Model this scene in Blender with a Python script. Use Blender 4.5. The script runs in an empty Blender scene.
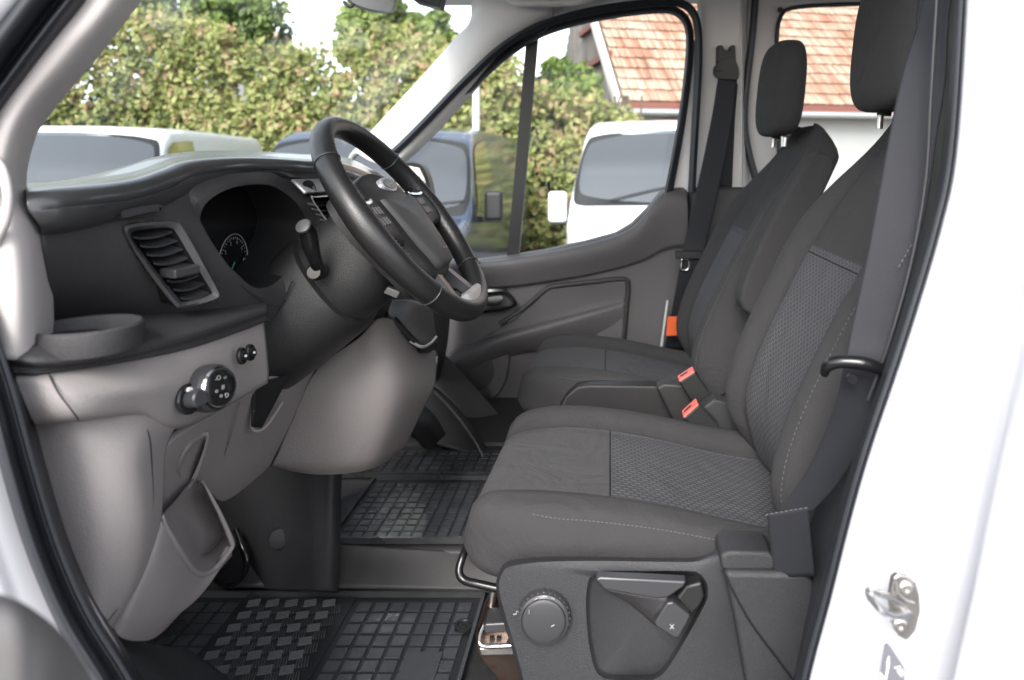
import bpy, bmesh, math, random
from mathutils import Vector, Matrix
random.seed(7)
R = math.radians
scn = bpy.context.scene
C = scn.collection
F, U0, V0, CZ = 720.0, 610.0, 158.0, 1.55      # focal length in pixels, vanishing point of the lateral axis, eye height

def W(u, v, d):                                  # a sight line of the photo taken at its real distance
    return Vector(((u-U0)*d/F, d, CZ-(v-V0)*d/F))
def PX(p):
    return (U0+p.x*F/p.y, V0+(CZ-p.z)*F/p.y)

# ------------------------------------------------------------------ materials
MT = {}
def lin(c):
    return tuple(((x/255)/12.92 if x/255 <= .04045 else ((x/255+.055)/1.055)**2.4) for x in c)
def mat(name, col, rough=.5, metal=0, bump=0, bscale=300, var=0, vscale=6, spec=.5, coat=0, rvar=0, sheen=0):
    m = bpy.data.materials.new(name); m.use_nodes = True
    nt = m.node_tree; b = nt.nodes['Principled BSDF']
    b.inputs['Base Color'].default_value = (*col, 1)
    b.inputs['Roughness'].default_value = rough
    b.inputs['Metallic'].default_value = metal
    b.inputs['Specular IOR Level'].default_value = spec
    if coat: b.inputs['Coat Weight'].default_value = coat; b.inputs['Coat Roughness'].default_value = .08
    if sheen: b.inputs['Sheen Weight'].default_value = sheen; b.inputs['Sheen Roughness'].default_value = .4
    tc = nt.nodes.new('ShaderNodeTexCoord')
    if bump:
        n = nt.nodes.new('ShaderNodeTexNoise'); n.inputs['Scale'].default_value = bscale; n.inputs['Detail'].default_value = 3
        bp = nt.nodes.new('ShaderNodeBump'); bp.inputs['Strength'].default_value = bump; bp.inputs['Distance'].default_value = .001
        nt.links.new(tc.outputs['Object'], n.inputs['Vector']); nt.links.new(n.outputs['Fac'], bp.inputs['Height'])
        if name.startswith('fabric'):      # soft creases and sag of the upholstery
            n2 = nt.nodes.new('ShaderNodeTexNoise'); n2.inputs['Scale'].default_value = 11; n2.inputs['Detail'].default_value = 4; n2.inputs['Distortion'].default_value = 1.2
            b2 = nt.nodes.new('ShaderNodeBump'); b2.inputs['Strength'].default_value = .35; b2.inputs['Distance'].default_value = .02
            nt.links.new(tc.outputs['Object'], n2.inputs['Vector']); nt.links.new(n2.outputs['Fac'], b2.inputs['Height']); nt.links.new(b2.outputs['Normal'], bp.inputs['Normal'])
        nt.links.new(bp.outputs['Normal'], b.inputs['Normal'])
    if var or rvar:
        n = nt.nodes.new('ShaderNodeTexNoise'); n.inputs['Scale'].default_value = vscale; n.inputs['Detail'].default_value = 6
        nt.links.new(tc.outputs['Object'], n.inputs['Vector'])
        if var:
            r = nt.nodes.new('ShaderNodeMapRange'); r.inputs['From Min'].default_value = .3; r.inputs['From Max'].default_value = .7
            r.inputs['To Min'].default_value = 1-var; r.inputs['To Max'].default_value = 1+var
            mx = nt.nodes.new('ShaderNodeMix'); mx.data_type = 'RGBA'; mx.blend_type = 'MULTIPLY'; mx.inputs[0].default_value = 1
            mx.inputs[6].default_value = (*col, 1); cb = nt.nodes.new('ShaderNodeCombineColor')
            nt.links.new(n.outputs['Fac'], r.inputs['Value'])
            for k in range(3): nt.links.new(r.outputs[0], cb.inputs[k])
            nt.links.new(cb.outputs[0], mx.inputs[7]); nt.links.new(mx.outputs[2], b.inputs['Base Color'])
        if rvar:
            r = nt.nodes.new('ShaderNodeMapRange'); r.inputs['From Min'].default_value = .3; r.inputs['From Max'].default_value = .7
            r.inputs['To Min'].default_value = max(.02, rough-rvar); r.inputs['To Max'].default_value = rough+rvar
            nt.links.new(n.outputs['Fac'], r.inputs['Value']); nt.links.new(r.outputs[0], b.inputs['Roughness'])
    MT[name] = m
    return m
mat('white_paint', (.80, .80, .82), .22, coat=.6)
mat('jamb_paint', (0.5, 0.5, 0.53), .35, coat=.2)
mat('beige_trim', (0.52, 0.485, 0.475), .6, bump=.25, bscale=900)
mat('grey_trim', (0.62, 0.61, 0.61), .6, bump=.25, bscale=900)
mat('roof_fabric', (0.6, 0.59, 0.58), .9, bump=.4, bscale=700)
mat('dark_plastic', (0.043, 0.0415, 0.044), .48, bump=.9, bscale=850, var=.22, vscale=700)
mat('dash_top_plastic', (0.045, 0.045, 0.047), .30, bump=.15, coat=.4, bscale=900, spec=.6)
mat('door_plastic', (0.1105, 0.1053, 0.1092), .55, bump=.7, bscale=420, var=.22, vscale=700)
mat('seat_plastic', (0.029, 0.029, 0.032), .5, bump=.9, bscale=900, var=.22, vscale=700)
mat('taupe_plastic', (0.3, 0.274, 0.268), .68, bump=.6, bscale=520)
mat('airbag_grey', (.05, .05, .052), .5, bump=.35, bscale=900)
mat('soft_silver', (0.09, 0.09, 0.092), .4, .2)
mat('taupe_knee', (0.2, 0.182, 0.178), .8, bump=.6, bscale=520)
mat('shroud_plastic', (0.02, 0.0195, 0.02), .42, bump=.8, bscale=850)
mat('gloss_black', (.010, .010, .011), .18)
mat('black', (.008, .008, .009), .6)
mat('seal_rubber', (0.02, 0.022, 0.028), .42, bump=.1, bscale=300)
mat('pillar_black', (0.03, 0.031, 0.037), .45, bump=.2, bscale=700)
mat('leather', (.013, .0125, .013), .36, bump=.35, bscale=500, spec=.6)
mat('fabric', (0.036, 0.035, 0.0365), .95, bump=1.0, bscale=700)
mat('belt_web', (0.013, 0.014, 0.019), .7, bump=.4, bscale=900)
mat('rubber', (0.042, 0.043, 0.045), .33, bump=.2, bscale=600, rvar=.10, var=.35, vscale=14)
mat('rubber_bar', (0.12, 0.12, 0.122), .25)
mat('rubber_base', (0.0132, 0.0132, 0.0144), .5)
mat('carpet', (0.021, 0.0204, 0.0216), .85, bump=.8, bscale=500, var=.3, vscale=60)
mat('floor_rubber', (0.042, 0.0399, 0.0406), .5, bump=.3, bscale=400, var=.15, vscale=15)
mat('chrome', (.75, .75, .75), .16, 1)
mat('steel', (.50, .48, .46), .34, 1, bump=.2, bscale=200, rvar=.08, vscale=60)
mat('brown_steel', (0.115, 0.085, 0.07), .35, .9, rvar=.1, vscale=60)
mat('silver_paint', (.42, .42, .43), .35, .3)
mat('satin_dark', (0.042, 0.042, 0.0455), .3)
mat('red_button', (.75, .13, .10), .4)
mat('orange_tag', (.80, .13, .03), .6)
mat('mark_white', (.75, .75, .75), .5)
mat('dial_mark', (.28, .28, .28), .5)
mat('stitch', (0.1, 0.1, 0.1), .8)
mat('label_grey', (.13, .13, .15), .5)
mat('gauge_green', (.08, .35, .25), .5)
mat('concrete', (.14, .137, .134), .9, bump=.6, bscale=80, var=.15, vscale=3)
mat('tyre', (.02, .02, .02), .8)
mat('blue_paint', (0.05, 0.066, 0.105), .2, coat=.8)
mat('far_white', (.78, .79, .80), .25, coat=.5)
mat('far_black', (0.012, 0.0126, 0.0132), .5)
mat('wall_plaster', (0.34, 0.34, 0.335), .9, bump=.4, bscale=40, var=.08, vscale=2)
mat('gutter_metal', (.45, .46, .46), .4, .6)
mat('fascia_red', (0.17, 0.055, 0.04), .7)
mat('bargeboard', (.60, .57, .52), .6)
mat('bark', (.10, .075, .055), .9, bump=1, bscale=60)
mat('pole_grey', (.55, .58, .60), .5)

def ramp_mat(name, stops, rough=.6, island=True, nscale=3.0, trans=0):
    m = bpy.data.materials.new(name); m.use_nodes = True; nt = m.node_tree; b = nt.nodes['Principled BSDF']
    g = nt.nodes.new('ShaderNodeNewGeometry'); rp = nt.nodes.new('ShaderNodeValToRGB')
    n = nt.nodes.new('ShaderNodeTexNoise'); n.inputs['Scale'].default_value = nscale
    tc = nt.nodes.new('ShaderNodeTexCoord'); nt.links.new(tc.outputs['Object'], n.inputs['Vector'])
    mx = nt.nodes.new('ShaderNodeMix'); mx.data_type = 'FLOAT'; mx.inputs[0].default_value = .45
    nr = nt.nodes.new('ShaderNodeMapRange'); nr.inputs['From Min'].default_value = .33; nr.inputs['From Max'].default_value = .67
    nt.links.new(n.outputs['Fac'], nr.inputs['Value'])
    nt.links.new(g.outputs['Random Per Island'], mx.inputs[2]); nt.links.new(nr.outputs[0], mx.inputs[3])
    nt.links.new(mx.outputs[0], rp.inputs['Fac'])
    e = rp.color_ramp.elements
    while len(e) < len(stops): e.new(.5)
    for k, (p, c) in enumerate(stops): e[k].position = p; e[k].color = (*c, 1)
    nt.links.new(rp.outputs['Color'], b.inputs['Base Color']); b.inputs['Roughness'].default_value = rough
    if trans:
        t = nt.nodes.new('ShaderNodeBsdfTranslucent'); nt.links.new(rp.outputs['Color'], t.inputs['Color'])
        ms = nt.nodes.new('ShaderNodeMixShader'); ms.inputs[0].default_value = trans
        out = nt.nodes['Material Output']
        nt.links.new(b.outputs[0], ms.inputs[1]); nt.links.new(t.outputs[0], ms.inputs[2]); nt.links.new(ms.outputs[0], out.inputs[0])
    MT[name] = m
ramp_mat('leaf_vine', [(0, (.05, .065, .025)), (.2, (.13, .165, .05)), (.42, (.25, .29, .085)), (.62, (.35, .36, .13)), (.8, (.38, .29, .16)), (1, (.36, .18, .12))], .5, trans=.3)
ramp_mat('leaf_green', [(0, (.035, .06, .02)), (.4, (.10, .16, .04)), (.75, (.20, .27, .06)), (1, (.30, .33, .10))], .5, trans=.3)
ramp_mat('leaf_dark', [(0, (.03, .05, .025)), (.5, (.07, .11, .045)), (1, (.14, .19, .06))], .5, trans=.25)
ramp_mat('leaf_pale', [(0, (.07, .10, .03)), (.4, (.17, .24, .06)), (.8, (.32, .37, .11)), (1, (.42, .36, .15))], .5, trans=.3)
ramp_mat('roof_tile', [(0, (.24, .12, .08)), (.3, (.34, .18, .12)), (.6, (.40, .28, .21)), (.85, (.42, .34, .27)), (1, (.30, .26, .22))], .85, nscale=1.2)
ramp_mat('plank', [(0, (.10, .085, .075)), (.5, (.17, .15, .135)), (1, (.26, .235, .21))], .85, nscale=2)

def glass(name, tint=(.93, .96, .95), refl=1.0, rough=0.0):
    m = bpy.data.materials.new(name); m.use_nodes = True; nt = m.node_tree; nt.nodes.clear()
    o = nt.nodes.new('ShaderNodeOutputMaterial'); t = nt.nodes.new('ShaderNodeBsdfTransparent'); t.inputs[0].default_value = (*tint, 1)
    g = nt.nodes.new('ShaderNodeBsdfGlossy'); g.inputs['Roughness'].default_value = rough
    f = nt.nodes.new('ShaderNodeLayerWeight'); f.inputs[0].default_value = .5
    pw = nt.nodes.new('ShaderNodeMath'); pw.operation = 'POWER'; pw.inputs[1].default_value = 5; nt.links.new(f.outputs['Facing'], pw.inputs[0])
    ad = nt.nodes.new('ShaderNodeMath'); ad.operation = 'MULTIPLY_ADD'; ad.inputs[1].default_value = .96; ad.inputs[2].default_value = .04; nt.links.new(pw.outputs[0], ad.inputs[0])
    mu = nt.nodes.new('ShaderNodeMath'); mu.operation = 'MULTIPLY'; mu.inputs[1].default_value = refl; mu.use_clamp = True
    x = nt.nodes.new('ShaderNodeMixShader')
    nt.links.new(ad.outputs[0], mu.inputs[0]); nt.links.new(mu.outputs[0], x.inputs[0])
    nt.links.new(t.outputs[0], x.inputs[1]); nt.links.new(g.outputs[0], x.inputs[2]); nt.links.new(x.outputs[0], o.inputs[0])
    MT[name] = m
glass('glass', (.97, .985, .98), refl=.12)
glass('far_glass', (.34, .42, .44), 8.0, .10)

# fabric with small woven dashes (uses the metric UV map of the seat meshes)
def dash_fabric(name, base, light):
    m = mat(name, base, .95, bump=.7, bscale=1100); nt = m.node_tree; b = nt.nodes['Principled BSDF']
    uv = nt.nodes.new('ShaderNodeUVMap'); uv.uv_map = 'UVMap'
    br = nt.nodes.new('ShaderNodeTexBrick'); br.inputs['Scale'].default_value = 1
    br.inputs['Brick Width'].default_value = .012; br.inputs['Row Height'].default_value = .0085; br.inputs['Mortar Size'].default_value = .0026
    br.inputs['Mortar Smooth'].default_value = .4
    br.inputs['Color1'].default_value = (*light, 1); br.inputs['Color2'].default_value = (*[x*.85 for x in light], 1); br.inputs['Mortar'].default_value = (*base, 1)
    nt.links.new(uv.outputs[0], br.inputs['Vector']); nt.links.new(br.outputs['Color'], b.inputs['Base Color'])
dash_fabric('fabric_dash', (.050, .049, .054), (.108, .108, .117))

# ------------------------------------------------------------------ mesh helpers
def link(name, me, m=None, parent=None, smooth=True):
    me.name = name
    o = bpy.data.objects.new(name, me); C.objects.link(o)
    for k in (m if isinstance(m, (list, tuple)) else [m] if m else []): me.materials.append(MT[k])
    if smooth:
        me.polygons.foreach_set('use_smooth', [True]*len(me.polygons))
    if parent: o.parent = parent; o.matrix_parent_inverse = parent.matrix_world.inverted() if False else Matrix.Translation(-parent.location) @ Matrix() if parent.parent is None else Matrix()
    return o
ROOTS = {}
def child(o, parent):                             # every mesh here is built in world coordinates
    o.parent = parent
    r = parent
    while r.parent: r = r.parent
    o.matrix_parent_inverse = Matrix.Identity(4)
    if parent.parent is None: o.location = -parent.location if parent.rotation_euler.z == 0 else o.location
    return o
def build(name, verts, faces, m, parent=None, smooth=True, bev=0, mi=None, seg=2, ang=None, uvs=None):
    me = bpy.data.meshes.new(name); me.from_pydata([tuple(v) for v in verts], [], faces); me.update()
    o = bpy.data.objects.new(name, me); C.objects.link(o)
    for k in (m if isinstance(m, (list, tuple)) else [m]): me.materials.append(MT[k])
    if mi: me.polygons.foreach_set('material_index', mi)
    if uvs:
        l = me.uv_layers.new(name='UVMap')
        for p in me.polygons:
            for li in p.loop_indices: l.data[li].uv = uvs[me.loops[li].vertex_index]
    if smooth: me.polygons.foreach_set('use_smooth', [True]*len(me.polygons))
    if bev:
        b = o.modifiers.new('b', 'BEVEL'); b.width = bev; b.segments = seg; b.limit_method = 'ANGLE'; b.angle_limit = R(40)
        b.harden_normals = True
    elif ang:
        bm = bmesh.new(); bm.from_mesh(me)
        for e in bm.edges:
            if len(e.link_faces) == 2 and e.calc_face_angle(0) > R(ang): e.smooth = False
        bm.to_mesh(me); bm.free()
    if parent: child(o, parent)
    return o
def tag(o, label=None, cat=None, group=None, kind=None):
    if label: o['label'] = label
    if cat: o['category'] = cat
    if group: o['group'] = group
    if kind: o['kind'] = kind
    return o
def empty(name, loc, label=None, cat=None, group=None, rz=0):
    o = bpy.data.objects.new(name, None); C.objects.link(o); o.location = loc; o.rotation_euler.z = rz
    o.empty_display_size = .1
    return tag(o, label, cat, group)

def crp(a, b, c, d, t):
    t2 = t*t; t3 = t2*t
    return .5*((2*b)+(c-a)*t+(2*a-5*b+4*c-d)*t2+(3*b-a-3*c+d)*t3)
def resample(pts, n, closed=False, smooth=True):
    """arc length resampling through a Catmull-Rom curve"""
    pts = [Vector(p) for p in pts]; L = len(pts)
    dense = []
    segs = L if closed else L-1
    for i in range(segs):
        if closed: a, b, c, d = pts[i-1], pts[i], pts[(i+1) % L], pts[(i+2) % L]
        else: a, b, c, d = pts[max(i-1, 0)], pts[i], pts[i+1], pts[min(i+2, L-1)]
        for k in range(14): dense.append(crp(a, b, c, d, k/14) if smooth else b.lerp(c, k/14))
    dense.append(pts[0] if closed else pts[-1])
    acc = [0]
    for i in range(1, len(dense)): acc.append(acc[-1]+(dense[i]-dense[i-1]).length)
    T = acc[-1]; out = []; j = 0
    m = n if closed else n-1
    for k in range(n):
        s = T*k/m
        while j < len(acc)-2 and acc[j+1] < s: j += 1
        w = (s-acc[j])/max(acc[j+1]-acc[j], 1e-12)
        out.append(dense[j].lerp(dense[j+1], min(w, 1)))
    return out
def param(pts, n, smooth=True):
    """parametric resampling: control points keep their share, so rows stay matched"""
    pts = [Vector(p) for p in pts]; L = len(pts); out = []
    for k in range(n):
        t = k/(n-1)*(L-1); i = min(int(t), L-2); f = t-i
        a, b, c, d = pts[max(i-1, 0)], pts[i], pts[i+1], pts[min(i+2, L-1)]
        out.append(crp(a, b, c, d, f) if smooth else b.lerp(c, f))
    return out
def inpoly(x, y, poly):
    ins = False; j = len(poly)-1
    for i in range(len(poly)):
        xi, yi = poly[i][:2]; xj, yj = poly[j][:2]
        if (yi > y) != (yj > y) and x < (xj-xi)*(y-yi)/(yj-yi)+xi: ins = not ins
        j = i
    return ins
CAM = Vector((0, 0, CZ))
def patch(name, rows, m, parent=None, thick=.006, nu=28, nv=20, px=True, smooth=(True, True), hole=None, flip=False, ang=None):
    if px: rows = [[W(*p) for p in r] for r in rows]
    rs = [param(r, nu, smooth[0]) for r in rows]
    cols = [param([r[i] for r in rs], nv, smooth[1]) for i in range(nu)]
    V = [cols[i][j] for j in range(nv) for i in range(nu)]
    F_ = []
    nsum = 0
    for j in range(nv-1):
        for i in range(nu-1):
            q = (j*nu+i, j*nu+i+1, (j+1)*nu+i+1, (j+1)*nu+i)
            c = (V[q[0]]+V[q[2]])/2
            if hole:
                u, v = PX(c)
                if any(inpoly(u, v, h) for h in hole): continue
            n = (V[q[2]]-V[q[0]]).cross(V[q[3]]-V[q[1]]); nsum += n.dot(CAM-c)
            F_.append(q)
    if (nsum < 0) != flip: F_ = [q[::-1] for q in F_]
    o = build(name, V, F_, m, parent, ang=ang)
    if thick:
        s = o.modifiers.new('s', 'SOLIDIFY'); s.thickness = thick; s.offset = -1
    return o
def rings(name, rl, m, parent=None, n=64, px=True, closed=True, cap=True, mi=None, thick=0, capfirst=False):
    rr = [resample([W(*p) for p in r] if px else r, n, True) for r in rl]
    V = [p for r in rr for p in r]; F_ = []; M_ = []; ns = 0
    for k in range(len(rr)-1):
        for i in range(n):
            q = (k*n+i, k*n+(i+1) % n, (k+1)*n+(i+1) % n, (k+1)*n+i); F_.append(q); M_.append(mi[k] if mi else 0)
            ns += (V[q[2]]-V[q[0]]).cross(V[q[3]]-V[q[1]]).dot(CAM-V[q[0]])
    if cap:
        c = sum(rr[-1], Vector())/n; V.append(c); b = (len(rr)-1)*n
        for i in range(n): F_.append((b+i, b+(i+1) % n, len(V)-1)); M_.append(mi[-1] if mi else 0)
    if capfirst:
        c = sum(rr[0], Vector())/n; V.append(c)
        for i in range(n): F_.append(((i+1) % n, i, len(V)-1)); M_.append(mi[0] if mi else 0)
    if ns < 0: F_ = [q[::-1] for q in F_]
    o = build(name, V, F_, m, parent, mi=M_ if mi else None, ang=50)
    if thick:
        s = o.modifiers.new('s', 'SOLIDIFY'); s.thickness = thick; s.offset = -1
    return o
def sweep(name, pts, prof, m, parent=None, closed=False, n=80, px=True, up=None, caps=True, widths=None, smooth=True, arc=True):
    """prof: list of (side, out) offsets or a radius; side = in the loop's plane, out = along up"""
    P = [W(*p) for p in pts] if px else [Vector(p) for p in pts]
    P = resample(P, n, closed, smooth)
    if not isinstance(prof, (list, tuple)):
        r = prof; prof = [(r*math.cos(a), r*math.sin(a)) for a in [2*math.pi*k/10 for k in range(10)]]
    k = len(prof); V = []; F_ = []
    upv = Vector(up) if up else None
    last = None
    for i, p in enumerate(P):
        a = P[(i-1) % n] if closed else P[max(i-1, 0)]; b = P[(i+1) % n] if closed else P[min(i+1, n-1)]
        t = (b-a).normalized()
        if upv: u2 = (upv-t*upv.dot(t)).normalized()
        else:
            if last is None: last = Vector((0, 0, 1)) if abs(t.z) < .9 else Vector((1, 0, 0))
            u2 = (last-t*last.dot(t)).normalized(); last = u2
        s = t.cross(u2)
        w = 1 if widths is None else widths[min(int(i/(n-1)*(len(widths)-1)), len(widths)-2)]*(1-(i/(n-1)*(len(widths)-1) % 1))+widths[min(int(i/(n-1)*(len(widths)-1)), len(widths)-2)+1]*(i/(n-1)*(len(widths)-1) % 1) if i < n-1 else widths[-1]
        for (x, y) in prof: V.append(p+s*(x*w)+u2*(y*w))
    for i in range(n if closed else n-1):
        for j in range(k):
            F_.append((i*k+j, i*k+(j+1) % k, ((i+1) % n)*k+(j+1) % k, ((i+1) % n)*k+j))
    if not closed and caps:
        F_.append(tuple(range(k))[::-1]); F_.append(tuple((n-1)*k+j for j in range(k)))
    o = build(name, V, F_, m, parent, ang=50)
    bm = bmesh.new(); bm.from_mesh(o.data); bmesh.ops.recalc_face_normals(bm, faces=bm.faces); bm.to_mesh(o.data); bm.free()
    return o
def box(name, lo, hi, m, parent=None, bev=.004, rot=None, seg=2):
    x0, y0, z0 = lo; x1, y1, z1 = hi
    V = [Vector(p) for p in [(x0, y0, z0), (x1, y0, z0), (x1, y1, z0), (x0, y1, z0), (x0, y0, z1), (x1, y0, z1), (x1, y1, z1), (x0, y1, z1)]]
    if rot:
        c = (Vector(lo)+Vector(hi))/2; V = [rot @ (v-c)+c for v in V]
    return build(name, V, [(0, 3, 2, 1), (4, 5, 6, 7), (0, 1, 5, 4), (1, 2, 6, 5), (2, 3, 7, 6), (3, 0, 4, 7)], m, parent, bev=bev, seg=seg)
def extr(name, out, d0, d1, m, parent=None, bev=.004, px=True, n=0, seg=2):
    """outline taken at depth d0, extruded straight across the van to depth d1"""
    P = [W(u, v, d0) for u, v in out] if px else [Vector((p[0], d0, p[1])) for p in out]
    if n: P = resample(P, n, True)
    k = len(P); Q = [Vector((p.x, d1, p.z)) for p in P]
    F_ = [tuple(range(k)), tuple(range(2*k-1, k-1, -1))]+[(i, k+i, k+(i+1) % k, (i+1) % k) for i in range(k)]
    o = build(name, P+Q, F_, m, parent, bev=bev, seg=seg)
    bm = bmesh.new(); bm.from_mesh(o.data); bmesh.ops.recalc_face_normals(bm, faces=bm.faces); bm.to_mesh(o.data); bm.free()
    return o
def cyl(name, c, axis, r, h, m, parent=None, n=40, bev=.002, prof=None, knurl=0, sx=1, upv=(0, 0, 1)):
    """turned solid: prof = list of (radius, height along axis)"""
    a = Vector(axis).normalized(); up = Vector(upv); x = up.cross(a)
    x = x.normalized() if x.length > .01 else Vector((1, 0, 0)); y = a.cross(x)
    prof = prof or [(r*.96, 0), (r, h*.08), (r, h*.9), (r*.94, h)]
    V = []; F_ = []
    for (rr, hh) in prof:
        for i in range(n):
            t = 2*math.pi*i/n; q = rr*(1+(knurl if i % 2 else 0))
            V.append(Vector(c)+a*hh+x*(q*sx*math.cos(t))+y*(q*math.sin(t)))
    for k in range(len(prof)-1):
        for i in range(n): F_.append((k*n+i, k*n+(i+1) % n, (k+1)*n+(i+1) % n, (k+1)*n+i))
    F_.append(tuple(range(n))[::-1]); F_.append(tuple((len(prof)-1)*n+i for i in range(n)))
    return build(name, V, F_, m, parent, ang=35)
def join_geo(parts):
    V, F_ = [], []
    for v, f in parts:
        b = len(V); V += v; F_ += [tuple(b+i for i in q) for q in f]
    return V, F_
def boxgeo(c, ax, ay, az):
    c, ax, ay, az = Vector(c), Vector(ax), Vector(ay), Vector(az)
    V = [c+sx*ax+sy*ay+sz*az for sz in (-1, 1) for (sx, sy) in ((-1, -1), (1, -1), (1, 1), (-1, 1))]
    return V, [(0, 3, 2, 1), (4, 5, 6, 7), (0, 1, 5, 4), (1, 2, 6, 5), (2, 3, 7, 6), (3, 0, 4, 7)]
def stitches(name, pts, m, parent, step=.006, ln=.0035, r=.00055, px=True):
    P = [W(*p) for p in pts] if px else [Vector(p) for p in pts]
    T = sum((P[i+1]-P[i]).length for i in range(len(P)-1)); n = max(4, int(T/step))
    Q = resample(P, n*2)
    g = []
    for i in range(0, len(Q)-1, 2):
        t = (Q[i+1]-Q[i]).normalized(); s = t.cross(Vector((0, 0, 1)));  s = s.normalized() if s.length > .01 else Vector((0, 1, 0)); w = t.cross(s)
        g.append(boxgeo(Q[i], t*ln/2, s*r, w*r))
    V, F_ = join_geo(g)
    return build(name, V, F_, m, parent, smooth=False)
def text(name, s, size, loc, xax, yax, m, parent, ext=.0003):
    cu = bpy.data.curves.new(name, 'FONT'); cu.body = s; cu.size = size; cu.extrude = ext; cu.align_x = 'CENTER'; cu.align_y = 'CENTER'
    t = bpy.data.objects.new(name, cu)
    C.objects.link(t); dg = bpy.context.evaluated_depsgraph_get(); me = bpy.data.meshes.new_from_object(t.evaluated_get(dg))
    bpy.data.objects.remove(t)
    x = Vector(xax).normalized(); z = x.cross(Vector(yax)).normalized(); y = z.cross(x)
    Mx = Matrix((x, y, z)).transposed().to_4x4(); Mx.translation = Vector(loc); me.transform(Mx)
    me.materials.clear(); me.materials.append(MT[m])
    o = bpy.data.objects.new(name, me); C.objects.link(o)
    if parent: child(o, parent)
    return o

# ================================================================== THE VAN
van = empty('passenger_van', (0.2, 1.4, 0), 'white van filling the foreground, its open front door showing grey seats and steering wheel', 'van')

# ---- near body side (white jamb) right of the door opening
seal_r = [(972, -130), (967, 0), (957, 150), (941, 230), (908, 340), (871, 450), (851, 520), (831, 600), (810, 680), (790, 780)]
rows = []
for (u, v) in seal_r:
    rows.append([(u-8, v, .69), (u+3, v, .66), (u+30+max(0, (v-300))*.03, v, .648), (u+52+max(0, v-250)*.10, v, .640), (u+85+max(0, v-250)*.13, v, .628), (u+100+max(0, v-250)*.14, v, .61), (u+150, v, .575), (u+300, v, .55), (u+800, v, .54)])
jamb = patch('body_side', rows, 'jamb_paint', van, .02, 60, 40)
# white body outside the seal along the front edge of the opening
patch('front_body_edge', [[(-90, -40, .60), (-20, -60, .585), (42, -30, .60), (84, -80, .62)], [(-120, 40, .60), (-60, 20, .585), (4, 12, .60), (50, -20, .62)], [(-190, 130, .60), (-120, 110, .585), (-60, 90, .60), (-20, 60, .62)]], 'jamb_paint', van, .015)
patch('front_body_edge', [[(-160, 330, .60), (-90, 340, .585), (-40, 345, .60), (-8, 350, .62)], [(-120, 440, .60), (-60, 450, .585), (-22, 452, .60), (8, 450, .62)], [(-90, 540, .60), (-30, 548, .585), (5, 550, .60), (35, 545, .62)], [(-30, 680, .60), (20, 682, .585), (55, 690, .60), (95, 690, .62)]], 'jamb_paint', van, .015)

wing = [W(u, v, .62) for u, v in [(-66, 188), (-62, 260), (-38, 335), (-18, 395), (2, 470), (24, 545), (54, 615), (90, 675), (135, 760)]]
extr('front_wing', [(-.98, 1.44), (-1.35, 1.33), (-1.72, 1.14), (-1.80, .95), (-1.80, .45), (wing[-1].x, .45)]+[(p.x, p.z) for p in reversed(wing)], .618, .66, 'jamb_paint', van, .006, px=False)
patch('bonnet', [[Vector((-.98, y, z)) for y, z in ((.64, 1.43), (.9, 1.455), (1.5, 1.465), (2.1, 1.455), (2.36, 1.43))], [Vector((-1.35, y, z)) for y, z in ((.64, 1.32), (.9, 1.36), (1.5, 1.37), (2.1, 1.36), (2.36, 1.32))], [Vector((-1.74, y, z)) for y, z in ((.66, 1.12), (.9, 1.17), (1.5, 1.19), (2.1, 1.17), (2.34, 1.12))]], 'white_paint', van, .01, 24, 16, px=False)
# ---- B-pillar trim (near) and rubber seal round the door opening
rows = []
lu = [950, 947, 936, 922, 893, 856, 838, 819, 803, 786]
for (u, v), l in zip(seal_r, lu):
    rows.append([(l-30, v, .95), (l-4, v, .84), (l+2, v, .80), (l+(u-l)*.35, v, .77), (l+(u-l)*.62, v, .735), (u-4, v, .70)])
patch('pillar_trim', rows, 'pillar_black', van, .01, 30, 50)
rows = []
for (u, v), l in zip(seal_r, lu):
    w = 15
    rows.append([(u-w, v, .715), (u-w*.8, v, .70), (u-w*.3, v, .672), (u, v, .664), (u+3, v, .68)])
patch('door_seal', rows, 'seal_rubber', van, .008, 18, 50)
# front part of the opening seal
sl = [(95, -90), (72, -28), (36, 22), (6, 62), (-30, 118), (-48, 190), (-45, 260), (-18, 335), (2, 395), (22, 470), (45, 545), (75, 615), (112, 675), (150, 740)]
hw = [40, 40, 38, 37, 34, 30, 26, 22, 21, 22, 22, 22, 22, 22]
def normal2(pts, i):
    a = pts[max(i-1, 0)]; b = pts[min(i+1, len(pts)-1)]; dx, dy = b[0]-a[0], b[1]-a[1]; l = math.hypot(dx, dy); return (-dy/l, dx/l)
rows = []
for i, (u, v) in enumerate(sl):
    nx, ny = normal2(sl, i)
    if nx > 0: nx, ny = -nx, -ny      # points outward (left)
    h = hw[i]
    rows.append([(u-nx*h*k, v-ny*h*k, d) for k, d in ((1.15, .69), (.9, .655), (.62, .632), (.30, .618), (.18, .628), (.05, .628), (-.1, .612), (-.5, .600), (-.85, .606), (-1.1, .63))])
patch('door_seal', rows, 'seal_rubber', van, .006, 46, 70)

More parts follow.
